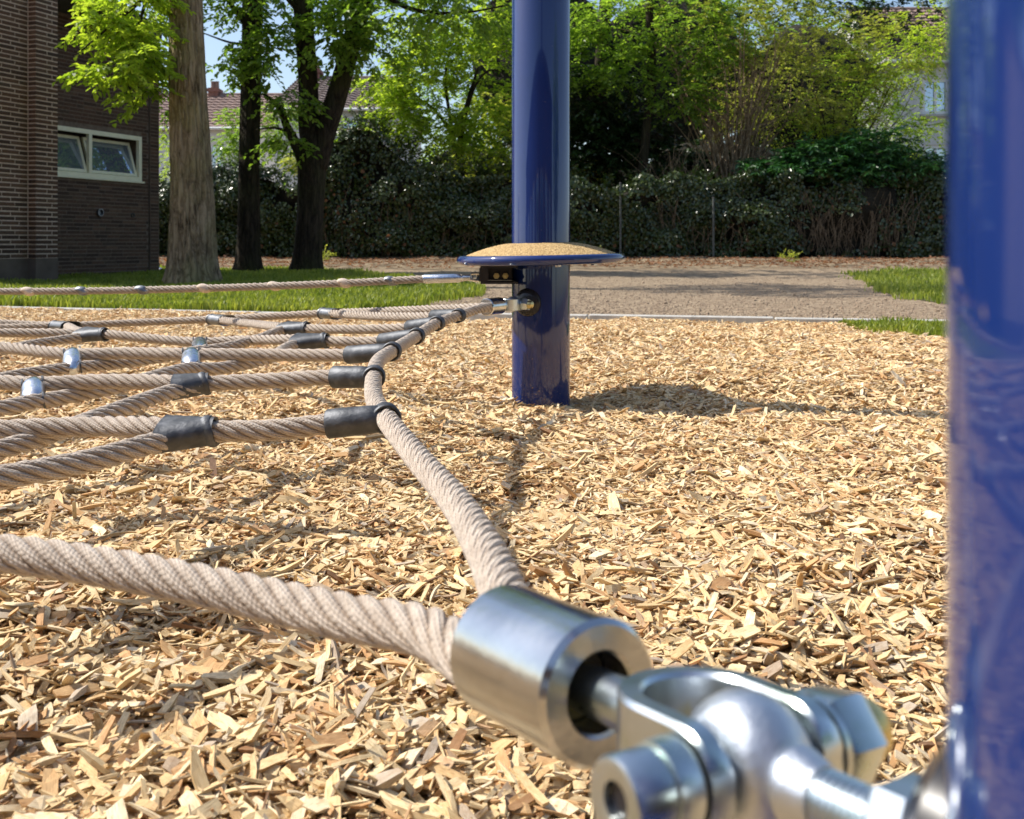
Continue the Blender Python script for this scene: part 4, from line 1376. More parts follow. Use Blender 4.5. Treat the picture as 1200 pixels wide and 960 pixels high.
def mat_bark(name, c1, c2, c3, scale=9, moss=None):
    m, nt, out = newmat(name)
    b = principled(nt, out, .95, 0, .2)
    tc = N(nt, "ShaderNodeTexCoord")
    v = mapping(nt, tc.outputs["Object"], (1, 1, .22))
    n = noise(nt, v, scale*2.2, 8, .7, .6)
    n2 = noise(nt, tc.outputs["Object"], scale*.25, 4)
    col = ramp(nt, n.outputs[0], [(.36, c1), (.47, c2), (.66, c3)])
    if moss:
        mx = N(nt, "ShaderNodeMix", data_type='RGBA')
        L(nt, ramp(nt, n2.outputs[0], [(.45, (0,0,0)), (.65, (.75,.75,.75))]), mx.inputs[0])
        L(nt, col, mx.inputs[6]); mx.inputs[7].default_value = (*moss, 1)
        col = mx.outputs[2]
    vo = N(nt, "ShaderNodeTexVoronoi", feature='DISTANCE_TO_EDGE'); vo.inputs["Scale"].default_value = scale*2.0
    vd = N(nt, "ShaderNodeVectorMath", operation='ADD')
    nn = noise(nt, tc.outputs["Object"], scale*.9, 4, .6)
    sc_ = N(nt, "ShaderNodeVectorMath", operation='SCALE'); sc_.inputs[3].default_value = .07
    L(nt, nn.outputs[1], sc_.inputs[0])
    L(nt, mapping(nt, tc.outputs["Object"], (1, 1, .075)), vd.inputs[0]); L(nt, sc_.outputs[0], vd.inputs[1])
    L(nt, vd.outputs[0], vo.inputs["Vector"])
    cr = ramp(nt, vo.outputs[0], [(0.0, (.30,.25,.20)), (.10, (.85,.83,.80)), (.22, (1.08,1.08,1.08))])
    mc = N(nt, "ShaderNodeMix", data_type='RGBA', blend_type='MULTIPLY'); mc.inputs[0].default_value = .55
    L(nt, col, mc.inputs[6]); L(nt, cr, mc.inputs[7])
    L(nt, mc.outputs[2], b.inputs["Base Color"])
    hh = math_(nt, 'MULTIPLY_ADD', n.outputs[0], .5, math_(nt, 'MINIMUM', vo.outputs[0], .2))
    bump(nt, b, hh, 1.0, .06)
    return m
M['bark_light'] = mat_bark("grey_brown_bark", (.075,.052,.034), (.26,.195,.125), (.39,.305,.205), 8, (.27,.235,.11))
M['bark_dark'] = mat_bark("dark_bark", (.012,.009,.006), (.032,.024,.017), (.060,.045,.030), 8, (.045,.045,.018))
M['stem_pale'] = mat_bark("pale_stem", (.16,.11,.065), (.34,.25,.155), (.50,.38,.25), 10)
M['stem_brown'] = mat_bark("brown_stem", (.07,.05,.032), (.18,.135,.09), (.32,.245,.165), 10)
M['leaf_spring'] = mat_leaf("spring_leaf", (.13,.21,.028), (.36,.43,.085), .62, .42, (2.0,2.05,.65))
M['leaf_mid'] = mat_leaf("green_leaf", (.075,.14,.025), (.24,.32,.070), .58, .4, (1.9,2.1,.7))
M['leaf_yellow'] = mat_leaf("yellow_green_leaf", (.18,.21,.040), (.38,.40,.105), .55, .5, (1.7,1.75,.7))
M['leaf_dark'] = mat_leaf("dark_leaf", (.010,.026,.008), (.035,.070,.018), .15, .42, (1.3,1.8,.5))
M['leaf_ivy'] = mat_leaf("ivy_leaf", (.016,.034,.005), (.065,.092,.018), .12, .31, (1.3,1.8,.5), spec=.75)
M['leaf_laurel'] = mat_leaf("laurel_leaf", (.020,.065,.022), (.060,.150,.050), .2, .28, (1.4,1.9,.6), spec=.5)
M['leaf_brown'] = mat_leaf("dry_leaf", (.12,.05,.025), (.33,.17,.09), .3, .7, (1.4,1.2,.8))
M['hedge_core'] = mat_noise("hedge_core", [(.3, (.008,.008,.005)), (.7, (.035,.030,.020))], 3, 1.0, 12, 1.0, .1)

def B(px, py, d, rx, ry, rz, n):
    c = P(px, py, d); return (c.x, c.y, c.z, rx, ry, rz, n)

# T1: foremost trunk
def tree(name, base, label, group=None):
    return empty(name, base, label, "tree", group)
t1 = tree("lawn_tree", (-3.26, 10.0, 0), "thick pale brown trunk, foremost of the three trees beside the brick building")
tp = [P(226,338,10.0), P(226,300,10.0), P(225,220,10.0), P(222,150,10.0), P(219,60,10.0), P(218,0,10.0), P(219,-120,10.0), P(222,-420,10.05)]
outward(obj("trunk", *trunk_data(tp, [.262,.235,.212,.195,.178,.165,.16,.12], 96, 3, .085, .28, .03, fiss=6), M['bark_light'], t1, smooth=True))
lowb = trunk_data([P(219,-40,10.0), P(190,-30,9.8), P(160,5,9.6), P(130,30,9.45), P(95,60,9.3)], [.045,.035,.022,.014,.006], 8, 5, .02)
outward(obj("branch", *merge([lowb, trunk_data([P(175,-12,9.7), P(160,40,9.7), P(150,90,9.7), P(158,130,9.7)], [.02,.014,.01,.004], 6, 6, .02),
    trunk_data([P(222,-400,10), P(150,-520,10.2), P(60,-560,10.4)], [.09,.05,.02], 8, 2, .02), trunk_data([P(222,-400,10), P(300,-560,10.2), P(380,-640,10.4)], [.09,.05,.02], 8, 2, .02)]), M['bark_dark'], t1, smooth=True))
spray_crown("crown", t1, [B(150,-8,9.6,.52,.5,.20,90), B(140,38,9.5,.44,.5,.14,80), B(158,74,9.6,.30,.4,.12,50), B(170,110,9.7,.14,.2,.20,26), B(126,86,9.4,.36,.3,.05,34), B(112,20,9.4,.28,.3,.10,26), B(160,60,9.3,.3,.3,.3,30), B(180,-25,9.8,.2,.4,.2,24),
    B(200,-560,10.2,1.9,1.3,1.1,420)], M['leaf_spring'], .080, .044, 11, .24, 21, .3, .42, True, M['bark_dark'])

t2 = tree("lawn_tree", (P(292,0,14.6).x, 14.6, 0), "slim dark straight trunk standing between the thick pale trunk and the forked tree")
tp = [P(291,322,14.6), P(291,300,14.6), P(292,200,14.6), P(294,100,14.6), P(296,0,14.6), P(299,-150,14.6), P(300,-300,14.6)]
outward(obj("trunk", *trunk_data(tp, [.20,.175,.155,.145,.15,.12,.08], 40, 11, .06, .35, .06, fiss=5), M['bark_dark'], t2, smooth=True))
outward(obj("branch", *merge([trunk_data([P(300,-20,14.6), P(320,-50,14.8), P(345,-120,15)], [.08,.05,.03], 8, 2, .02), trunk_data([P(290,52,14.6), P(270,50,14.4), P(236,38,14.2)], [.03,.018,.008], 6, 2, .02),
    trunk_data([P(296,40,14.6), P(250,-20,14.4), P(200,-60,14)], [.05,.03,.015], 6, 2, .02)]), M['bark_dark'], t2, smooth=True))
spray_crown("crown", t2, [B(270,25,14.4,.8,.9,.75,75), B(262,78,14.3,.35,.5,.35,60), B(225,-60,14.2,1.3,1.2,.8,150), B(320,-110,14.6,1.5,1.2,1.1,180), B(185,60,14.8,.5,.4,.7,60), B(195,110,14.9,.25,.3,.35,22)],
    M['leaf_mid'], .10, .055, 10, .34, 22, .35, .50, True, M['bark_dark'])

t3 = tree("lawn_tree", (P(360,0,14.6).x, 14.6, 0), "dark tree with a thick short trunk that forks into two heavy upright limbs")
tp = [P(359,324,14.6), P(361,295,14.6), P(364,240,14.6), P(366,200,14.6), P(369,165,14.6), P(371,140,14.6)]
left = [P(368,185,14.6), P(362,150,14.6), P(361,100,14.6), P(358,50,14.6), P(354,0,14.6), P(350,-120,14.6), P(345,-300,14.7)]
right = [P(370,195,14.6), P(380,158,14.55), P(394,115,14.5), P(408,65,14.45), P(424,5,14.4), P(448,-110,14.3), P(470,-260,14.2)]
lb = [P(358,195,14.55), P(347,170,14.5), P(336,148,14.45), P(326,125,14.4), P(312,112,14.4), P(300,108,14.4)]
outward(obj("trunk", *merge([trunk_data(tp, [.235,.205,.195,.215,.22,.11], 48, 31, .06, .35, .06, fiss=5), trunk_data(left, [.16,.155,.145,.14,.135,.11,.07], 32, 32, .05, 0, .08, fiss=4), trunk_data(right, [.18,.17,.155,.14,.13,.11,.06], 32, 33, .05, 0, .08, fiss=4)]), M['bark_dark'], t3, smooth=True))
outward(obj("branch", *merge([trunk_data(lb, [.10,.08,.06,.035,.02,.01], 12, 34, .03), trunk_data([P(340,155,14.45), P(322,150,14.3), P(300,152,14.3)], [.03,.018,.01], 6, 3, .02),
    trunk_data([P(383,135,14.55), P(392,112,14.6), P(398,85,14.7), P(396,60,14.8)], [.04,.03,.02,.012], 8, 3, .02),
    trunk_data([P(424,5,14.4), P(470,-20,14.2), P(540,-40,14)], [.06,.04,.02], 8, 3, .02), trunk_data([P(356,20,14.6), P(330,-10,14.3), P(300,-50,14)], [.05,.03,.015], 8, 3, .02),
    trunk_data([P(430,-20,14.4), P(480,10,14.3), P(540,15,14.1), P(600,5,14)], [.05,.035,.02,.01], 8, 3, .02)]), M['bark_dark'], t3, smooth=True))
spray_crown("crown", t3, [B(325,60,14.2,.42,.6,.55,80), B(335,115,14.2,.40,.5,.22,42), B(390,40,14.0,.55,.6,.45,80), B(375,170,14.2,.42,.4,.15,34), B(340,165,14.2,.3,.4,.13,20), B(450,30,14.2,.8,1,.5,120), B(530,5,14.2,1.2,1,.40,150), B(400,-45,14.5,2.4,1.6,.5,200),
    B(330,-10,14.2,1.1,1.0,.4,80), B(430,60,14.4,.35,.6,.4,40), B(480,-130,14.6,2.6,1.8,.8,340), B(240,-140,14.6,2.0,1.6,.8,240)], M['leaf_mid'], .105, .060, 10, .40, 23, .35, .50, True, M['bark_dark'])

# ------------------------------------------------------------------ ivy hedge with its wire fence
HD = 20.0
hb = float(soil_h(np.array([0.0]), np.array([HD]))[0])
hedge = empty("ivy_hedge", (0, HD, hb), "long dark ivy hedge covering the fence behind the path, with glossy leaves", "hedge")
# top profile in photo pixels
prof_px = [(-40,205),(185,203),(250,207),(300,206),(345,207),(368,185),(392,165),(415,152),(440,150),(470,168),(500,190),(540,208),(600,214),(650,212),(700,214),(760,212),(830,214),(900,212),(980,208),(1060,205),(1112,203),(1400,200)]
def top_z(x):
    px = 600 + x*FPX/HD
    return EYE + (HOR - np.interp(px, [p[0] for p in prof_px], [p[1] for p in prof_px]))*HD/FPX + (vnoise(x*.9, x*0+3, 70)-.5)*.26 + (vnoise(x*3.1, x*0+9, 71)-.5)*.20
nx, nz_ = 300, 26
xs = np.linspace(-11, 14, nx)
rows_ = []
for j in range(nz_):
    t = j/(nz_-1)
    tz = top_z(xs)
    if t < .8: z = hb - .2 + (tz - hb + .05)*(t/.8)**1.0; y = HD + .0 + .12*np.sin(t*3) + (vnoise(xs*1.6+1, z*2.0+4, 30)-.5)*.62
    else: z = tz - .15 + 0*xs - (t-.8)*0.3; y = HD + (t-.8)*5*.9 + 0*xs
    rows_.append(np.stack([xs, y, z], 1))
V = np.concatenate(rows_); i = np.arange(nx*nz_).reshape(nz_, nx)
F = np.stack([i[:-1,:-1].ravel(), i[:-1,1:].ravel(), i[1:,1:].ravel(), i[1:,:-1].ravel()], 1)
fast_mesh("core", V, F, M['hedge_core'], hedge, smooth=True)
def ivy(n, seed, mat, L0, name, sel=None):
    r = np.random.default_rng(seed)
    x = r.uniform(-11, 12.5, n); t = r.uniform(0, 1, n)
    tz = top_z(x)
    z = hb + .02 + (tz - hb + .03)*t
    y = HD - .02 - r.uniform(0, .16, n) + (vnoise(x*1.6+1, z*2.0+4, 30)-.5)*.62
    z = z + (vnoise(x*3, x*0+1.0, 33)-.5)*.16*t
    # bare, dry patch low at the right; thin base
    px = 600 + x*FPX/HD; py = HOR - (z-EYE)*FPX/HD
    bare = np.exp(-((px-1000)/75)**2 - ((py-262)/34)**2)*.95 + np.clip((py-285)/22, 0, 1)*.35 + np.clip((vnoise(x*1.3, z*1.6, 44)-.45)*1.2, 0, .5) + .5*(vnoise(x*4.5, z*6, 47) > .70)
    ok = r.uniform(0, 1, n) > bare
    if sel is not None: ok &= sel(px, py, r)
    x, y, z = x[ok], y[ok], z[ok]; n = len(x)
    nrm = np.stack([r.normal(-.3, .65, n), -1+r.normal(0, .35, n), .65+r.normal(0, .65, n)], 1)
    a = r.uniform(0, 2*math.pi, n)
    d = np.stack([np.cos(a)*.8, r.normal(0, .3, n)-.1, -.7+np.sin(a)*.7], 1)
    Ls = L0*r.uniform(.6, 1.25, n)
    o = leaf_mesh(name, np.stack([x, y, z], 1), d, nrm, Ls, Ls*r.uniform(.75, 1.0, n), mat, hedge, r.uniform(0, 1, n)*.6 + .4*vnoise(x, z*2, 50), fold=.10, tris4=True)
    o["kind"] = "stuff"
ivy(105000, 61, M['leaf_ivy'], .066, "ivy_leaves")
ivy(9000, 62, M['leaf_brown'], .08, "dry_leaves", lambda px, py, r: (r.uniform(0,1,len(px)) < .75*np.exp(-((px-405)/42)**2 - ((py-245)/48)**2) + .6*np.exp(-((px-1000)/70)**2-((py-258)/34)**2) + .25*(py > 285)))
# climbing stems on the hedge face
datas = []
r_ = random.Random(4)
for k in range(330):
    px = r_.uniform(360, 1110) if k % 3 else r_.gauss(1000, 45); py0 = r_.uniform(285, 302); hgt = r_.uniform(20, 75)
    pts = [P(px, py0, HD-.12), P(px+r_.uniform(-10,10), py0-hgt*.5, HD-.16), P(px+r_.uniform(-22,22), py0-hgt, HD-.13)]
    w = r_.uniform(.003, .008)
    datas.append(tube_data(catmull(pts, .15), w, 4, False))
o = obj("ivy_stems", *merge(datas), M['stem_brown'], hedge, smooth=True); o["kind"] = "stuff"
M['fence'] = mat_noise("galvanised_post", [(.3, (.06,.065,.06)), (.7, (.12,.13,.12))], 20, .7)
for (px, y0, lab) in ((727, 215, "thin grey fence post against the ivy hedge, just right of the far blue post"), (836, 232, "thin grey fence post in the middle of the dark ivy hedge")):
    c = P(px, 300, HD-.36)
    f = empty("fence_post", (c.x, c.y, hb), lab, "fence post", "thin posts in front of the ivy hedge")
    outward(obj("post", *tube_data([Vector((c.x, c.y, hb-.1)), Vector((c.x, c.y, P(px, y0, HD-.36).z))], .022, 10), M['fence'], f, auto=50))
    outward(obj("post_cap", *lathe_data((c.x, c.y, P(px, y0, HD-.36).z), (0,0,1), [(0,.025),(.012,.024),(.018,.012),(.02,.0005)], 10), M['roofing'], f, auto=50))
# litter and little plants along the bank
r = np.random.default_rng(77); n = 9000
x = r.uniform(-9, 12, n); y = 16.2 + 3.6*r.uniform(0, 1, n)**.7
lz = bank_h(x, y) + .008
o = leaf_mesh("fallen_leaves", np.stack([x, y, lz], 1), np.stack([r.normal(0,1,n), r.normal(0,1,n), r.normal(0,.15,n)], 1), np.stack([r.normal(0,.3,n), r.normal(0,.3,n), np.ones(n)], 1), .07*r.uniform(.5,1.3,n), .05*r.uniform(.5,1.2,n), M['leaf_brown'], None, r.uniform(0,1,n))
tag(o, "brown fallen leaves scattered on the soil bank under the ivy hedge", "fallen leaves", kind='stuff')
for (px, py, lab, k) in ((378, 308, "small leafy weed on the soil left of the far blue post", 1), (700, 307, "small pale weed on the bank right of the step disc", 2), (925, 309, "low green weed on the sunlit bank in front of the hedge", 3)):
    g = G(px, py, .05); g.y = 18.2; g.x = (px-600)*18.2/FPX; g.z = float(bank_h(np.array([g.x]), np.array([18.2]))[0])
    w = empty("weed", g, lab, "weed")
    spray_crown("leaves", w, [(g.x, g.y, g.z+.09, .16, .12, .08, 26)], M['leaf_yellow'], .06, .03, 7, .12, 80+k, -.2, 0)

# ------------------------------------------------------------------ shrubs and trees behind the hedge
def multi_stem(name, base, label, cat, stems, mat, seed, spread, height, r0=.02, curve=.25, top=True, nseg=5, side=0.6):
    t = empty(name, base, label, cat)
    rr_ = random.Random(seed)
    ds = []
    for k in range(stems):
        a = rr_.uniform(0, 2*math.pi); rad = spread*rr_.uniform(.15, 1)**.8
        h = height*rr_.uniform(.65, 1.05)
        b0 = Vector(base) + Vector((rr_.gauss(0,.16), rr_.gauss(0,.16), -.1))
        end = b0 + Vector((math.cos(a)*rad, math.sin(a)*rad*.6, h))
        mid = b0.lerp(end, .5) + Vector((rr_.gauss(0,.09), rr_.gauss(0,.09), 0)) - Vector((math.cos(a), math.sin(a), 0))*rad*curve*.6
        q1 = b0.lerp(mid, .5) + Vector((rr_.gauss(0,.05), 0, 0)); q2 = mid.lerp(end, .5) + Vector((rr_.gauss(0,.09), 0, rr_.gauss(0,.06)))
        w = r0*rr_.uniform(.5, 1.4)
        ds.append(tube_data(catmull([b0, q1, mid, q2, end], .25), list(np.linspace(w, w*.3, len(catmull([b0, q1, mid, q2, end], .25)))), 5, False))
        for j in range(3):
            f = rr_.uniform(.4, .95); p0 = b0.lerp(mid, f*2) if f < .5 else mid.lerp(end, f*2-1)
            e = p0 + Vector((rr_.gauss(0,side), rr_.gauss(0,side*.5), rr_.uniform(.1, .9)))
            ds.append(tube_data([p0, p0.lerp(e, .5)+Vector((0,0,rr_.uniform(-.08,.1))), e], [w*.4, w*.3, w*.12], 4, False))
    o = obj("stems", *merge(ds), mat, t, smooth=True); o["kind"] = "stuff"
    return t

# small spring green tree left of the far post
c = P(540, 215, 21.5)
st_ = empty("small_tree", (c.x, c.y, 0), "small bright yellow green tree rising behind the ivy left of the far blue post", "tree")
outward(obj("trunk", *merge([trunk_data([Vector((c.x, c.y, 0)), P(541,200,21.5), P(540,160,21.5), P(548,120,21.4), P(560,80,21.4)], [.09,.08,.075,.05,.025], 12, 3, .05),
    trunk_data([P(540,180,21.5), P(525,150,21.3), P(505,125,21.2), P(480,110,21)], [.05,.04,.025,.012], 8, 4, .04),
    trunk_data([P(545,135,21.4), P(560,95,21.3), P(575,82,21.2), P(590,86,21.1)], [.04,.03,.02,.01], 8, 4, .04),
    trunk_data([P(538,190,21.5), P(528,140,21.6), P(522,90,21.6), P(530,50,21.6)], [.05,.04,.03,.015], 8, 4, .04)]), M['bark_dark'], st_, smooth=True))
spray_crown("crown", st_, [B(500,95,21,1.0,.7,.7,250), B(470,135,20.8,.75,.6,.5,160), B(545,60,21.2,1.1,.8,.7,230), B(565,130,21.2,.8,.7,.8,220), B(450,90,20.8,.5,.5,.45,80), B(520,165,21,.6,.5,.35,90), B(575,185,21.3,.5,.5,.4,80), B(490,30,21.4,1.2,.7,.5,160), B(590,20,21.4,.9,.8,.7,150)],
    M['leaf_spring'], .125, .072, 10, .42, 41, .3, .36, False, M['bark_dark'])
c = P(585, 190, 23.5)
sh_ = empty("shrub", (c.x, c.y, 0), "soft pale green shrub between the small tree and the far blue post", "shrub")
spray_crown("leaves", sh_, [B(575,150,23.5,.9,.6,1.0,240), B(560,200,23.3,.9,.5,.5,150), B(690,205,22.2,.32,.4,.35,60)], M['leaf_yellow'], .09, .045, 10, .3, 42, .2, .4)

# dark ivy clad mass right of the far post
c = P(700, 200, 22.5)
iv = empty("ivy_tree", (c.x, c.y, 0), "dark ivy covered tree just right of the far blue post", "tree")
outward(obj("trunk", *trunk_data([Vector((c.x, c.y, 0)), P(702,150,22.5), P(706,60,22.5), P(712,-60,22.5)], [.22,.2,.16,.1], 12, 3, .05), M['bark_dark'], iv, smooth=True))
spray_crown("crown", iv, [B(700,130,22.4,1.0,.8,1.0,420), B(735,170,22.3,1.0,.7,.9,380), B(690,190,22.3,.9,.7,.6,260), B(655,120,22.6,.7,.7,1.2,240), B(800,190,22.6,.9,.6,.5,160), B(620,170,22.6,.7,.6,.8,180)],
    M['leaf_dark'], .12, .09, 11, .34, 43, .25, .3, False)
# slim tree with a straight trunk
c = P(758, 215, 21.6)
sl = empty("slim_tree", (c.x, c.y, 0), "slim straight trunk rising from the ivy right of the far blue post", "tree")
outward(obj("trunk", *merge([trunk_data([Vector((c.x-.1, c.y, 0)), P(752,215,21.6), P(757,160,21.6), P(764,90,21.6), P(762,40,21.6), P(760,-20,21.6), P(762,-200,21.6)], [.12,.115,.10,.11,.09,.085,.05], 14, 3, .04)]), M['bark_dark'], sl, smooth=True))
outward(obj("branch", *trunk_data([P(764,50,21.4), P(786,58,21.2), P(800,68,21.1), P(815,76,21.0)], [.03,.025,.02,.01], 7, 4, .02), M['stem_pale'], sl, smooth=True))
outward(obj("branch", *trunk_data([P(762,42,21.4), P(745,38,21.3), P(728,34,21.2)], [.03,.02,.01], 7, 4, .02), M['stem_pale'], sl, smooth=True))
spray_crown("crown", sl, [B(720,30,21.5,1.1,.8,.7,200), B(790,20,21.4,1.2,.8,.6,170), B(735,80,21.4,.9,.6,.5,150), B(830,60,21.4,.9,.7,.6,170), B(800,110,21.2,.7,.6,.5,120), B(770,-160,21.6,2.2,1.6,1.0,160), B(680,60,21.6,.5,.5,.8,110)],
    M['leaf_mid'], .115, .068, 10, .42, 44, .3, .38, False, M['bark_dark'])

# tall twiggy shrub, pale stems fanning out
c = P(862, 218, 21.8); c.z = .9
tw = multi_stem("twiggy_shrub", c, "tall many stemmed shrub with pale twigs fanning out and sparse yellow green leaves", "shrub", 75, M['stem_pale'], 5, 2.0, 4.2, .026)
spray_crown("leaves", tw, [B(840,30,21.6,1.5,.8,1.0,230), B(920,20,21.6,1.6,.9,1.0,250), B(990,50,21.4,1.5,.8,.8,260), B(950,110,21.2,1.1,.8,.7,170), B(880,110,22.2,1.2,.6,.8,100), B(1050,70,21.4,1.0,.7,.8,150), B(1010,140,21.3,1.0,.6,.5,120)],
    M['leaf_yellow'], .085, .045, 10, .36, 45, .2, .45, False, M['stem_pale'])
c = P(800, 222, 21.3); c.z = .8
multi_stem("twiggy_shrub", c, "low tangle of bare pale twigs on top of the ivy beside the slim trunk", "shrub", 34, M['stem_pale'], 9, 1.3, 1.7, .013, side=.35)
c = P(975, 190, 22.0); c.z = .9
br = multi_stem("twiggy_shrub", c, "arching dark branched shrub between the pale stems and the white house", "shrub", 34, M['bark_dark'], 12, 2.2, 3.3, .022)
spray_crown("leaves", br, [B(1010,90,21.6,1.0,.6,.8,170), B(960,150,21.6,.9,.6,.5,120), B(1080,40,21.5,.8,.6,.9,140), B(1060,150,21.2,.5,.5,.5,50)], M['leaf_spring'], .085, .045, 10, .34, 46, .2, .45, False, M['bark_dark'])
# laurel
c = P(980, 190, 20.7)
la = empty("laurel_shrub", (c.x, c.y, 0), "broad dark green laurel shrub spilling over the ivy hedge at the right", "shrub")
spray_crown("leaves", la, [B(900,197,20.3,.55,.4,.18,110), B(960,185,20.4,.8,.5,.35,240), B(1020,175,20.5,.75,.5,.4,240), B(1070,195,20.4,.6,.5,.3,130), B(1000,200,20.2,1.3,.4,.25,200)], M['leaf_laurel'], .15, .052, 9, .32, 47, .15, .2, True)
obj("core", *lathe_data((c.x+.25, 21.1, .5), (0,0,1), [(0,.9),(.6,1.3),(1.0,1.25),(1.5,.7),(1.75,.05)], 20), M['hedge_core'], la, smooth=True)

# undergrowth mass that closes the view between stems
def bush(px, py, d, rx, ry, rz, n, mat, L_, label, seed, cat="bush", name="bush", tw=.5, core=True):
    c = P(px, py, d)
    t = empty(name, (c.x, c.y, 0), label, cat)
    if core:
        bm = bmesh.new(); bmesh.ops.create_icosphere(bm, subdivisions=3, radius=1)
        for v in bm.verts:
            q = v.co.copy(); nz = float(vnoise(np.array([q.x*2+seed]), np.array([q.z*2+q.y*1.7]), seed)[0])
            v.co = Vector((q.x*rx*.72, q.y*ry*.72, q.z*rz*.72))*(.75+.5*nz) + c
        bm_obj("core", bm, M['hedge_core'], t, smooth=True)
    spray_crown("leaves", t, [(c.x, c.y, c.z, rx, ry, rz, n)], mat, L_, L_*.58, 10, tw, seed, .3, .25)
    return t
bush(640, 70, 27, 2.4, 1.6, 3.6, 700, M['leaf_dark'], .16, "dark green tree crown behind the far blue post", 51, "tree", "background_tree")
bush(790, 90, 28, 3.0, 1.6, 3.4, 800, M['leaf_dark'], .17, "dark foliage mass behind the slim trunk", 52, "tree", "background_tree")
bush(930, 120, 29, 3.0, 1.6, 2.6, 700, M['leaf_mid'], .15, "mid green foliage behind the pale twiggy shrub", 53, "tree", "background_tree")
bush(1010, 20, 31, 3.2, 1.8, 2.0, 520, M['leaf_dark'], .17, "dark tree crown high above the twiggy shrub", 54, "tree", "background_tree", core=False)
bush(880, -10, 33, 4.5, 2.0, 2.4, 700, M['leaf_mid'], .18, "green tree crown at the top centre right of the photo", 55, "tree", "background_tree", core=False)
bush(540, 110, 27, 1.9, 1.2, 1.9, 420, M['leaf_mid'], .14, "mid green foliage behind the small yellow green tree", 56, "tree", "background_tree", core=False)
bush(850, 195, 23.4, 2.6, .8, .75, 420, M['leaf_dark'], .11, "dark undergrowth at the foot of the twiggy shrub", 57)
bush(370, 190, 24, .75, .5, .35, 200, M['leaf_yellow'], .09, "yellow green bush behind the hedge between the dark trunks", 58, core=False, tw=.25)
bush(272, 165, 26, .42, .5, .95, 260, M['leaf_mid'], .09, "upright green conifer like bush left of the slim dark trunk", 59, core=False, tw=.22)
bush(320, 150, 25, .9, .6, .75, 220, M['leaf_mid'], .10, "leafy green bush in front of the tiled roofs between the trunks", 60, core=False, tw=.3)
bush(196, 185, 24, .30, .4, .9, 110, M['leaf_spring'], .08, "light green bush seen beside the downpipe", 64, core=False, tw=.25)

# ------------------------------------------------------------------ houses
def mat_tiles(name, c1, c2):
    m, nt, out = newmat(name)
    b = principled(nt, out, .85, 0, .3)
    tc = N(nt, "ShaderNodeTexCoord")
    n = noise(nt, tc.outputs["Object"], 6, 5)
    L(nt, ramp(nt, n.outputs[0], [(.3, c1), (.7, c2)]), b.inputs["Base Color"])
    return m
M['tile'] = mat_tiles("roof_tile", (.13,.10,.09), (.24,.19,.17))
M['tile_red'] = mat_tiles("red_roof_tile", (.19,.13,.11), (.31,.22,.19))
M['render_white'] = mat_noise("white_render", [(.3, (.62,.60,.56)), (.7, (.80,.78,.74))], 2, .9)
M['brick_white'] = mat_noise("white_painted_brick", [(.3, (.55,.54,.50)), (.7, (.74,.73,.70))], 2, .9)
M['white'] = mat_noise("white_wood", [(.3, (.72,.72,.70)), (.7, (.82,.82,.80))], 10, .5)
M['chimney'] = mat_noise("chimney_brick", [(.3, (.18,.08,.06)), (.7, (.30,.15,.11))], 8, .9)

def roof_tiles(p00, p10, p11, p01, nu, nv, mat, par, name="roof"):
    """sloping roof of overlapping tile courses: real steps. p00,p10 eave; p01,p11 ridge"""
    V, F = [], []
    nrm = (p10-p00).cross(p01-p00).normalized()
    if nrm.z < 0: nrm = -nrm
    for j in range(nv):
        t0, t1 = j/nv, (j+1)/nv
        a0 = p00.lerp(p01, t0); b0 = p10.lerp(p11, t0); a1 = p00.lerp(p01, t1); b1 = p10.lerp(p11, t1)
        for i in range(nu):
            s0, s1, sm = i/nu, (i+1)/nu, (i+.5)/nu
            k = len(V)
            up0 = nrm*.05; 
            V += [a0.lerp(b0, s0)+up0, a0.lerp(b0, sm)+up0+nrm*.04, a0.lerp(b0, s1)+up0, a1.lerp(b1, s1), a1.lerp(b1, sm)+nrm*.04, a1.lerp(b1, s0), a0.lerp(b0, s0), a0.lerp(b0, s1)]
            F += [(k, k+1, k+4, k+5), (k+1, k+2, k+3, k+4), (k+6, k+7, k+2, k+1, k)]
    return obj(name, V, F, mat, par)

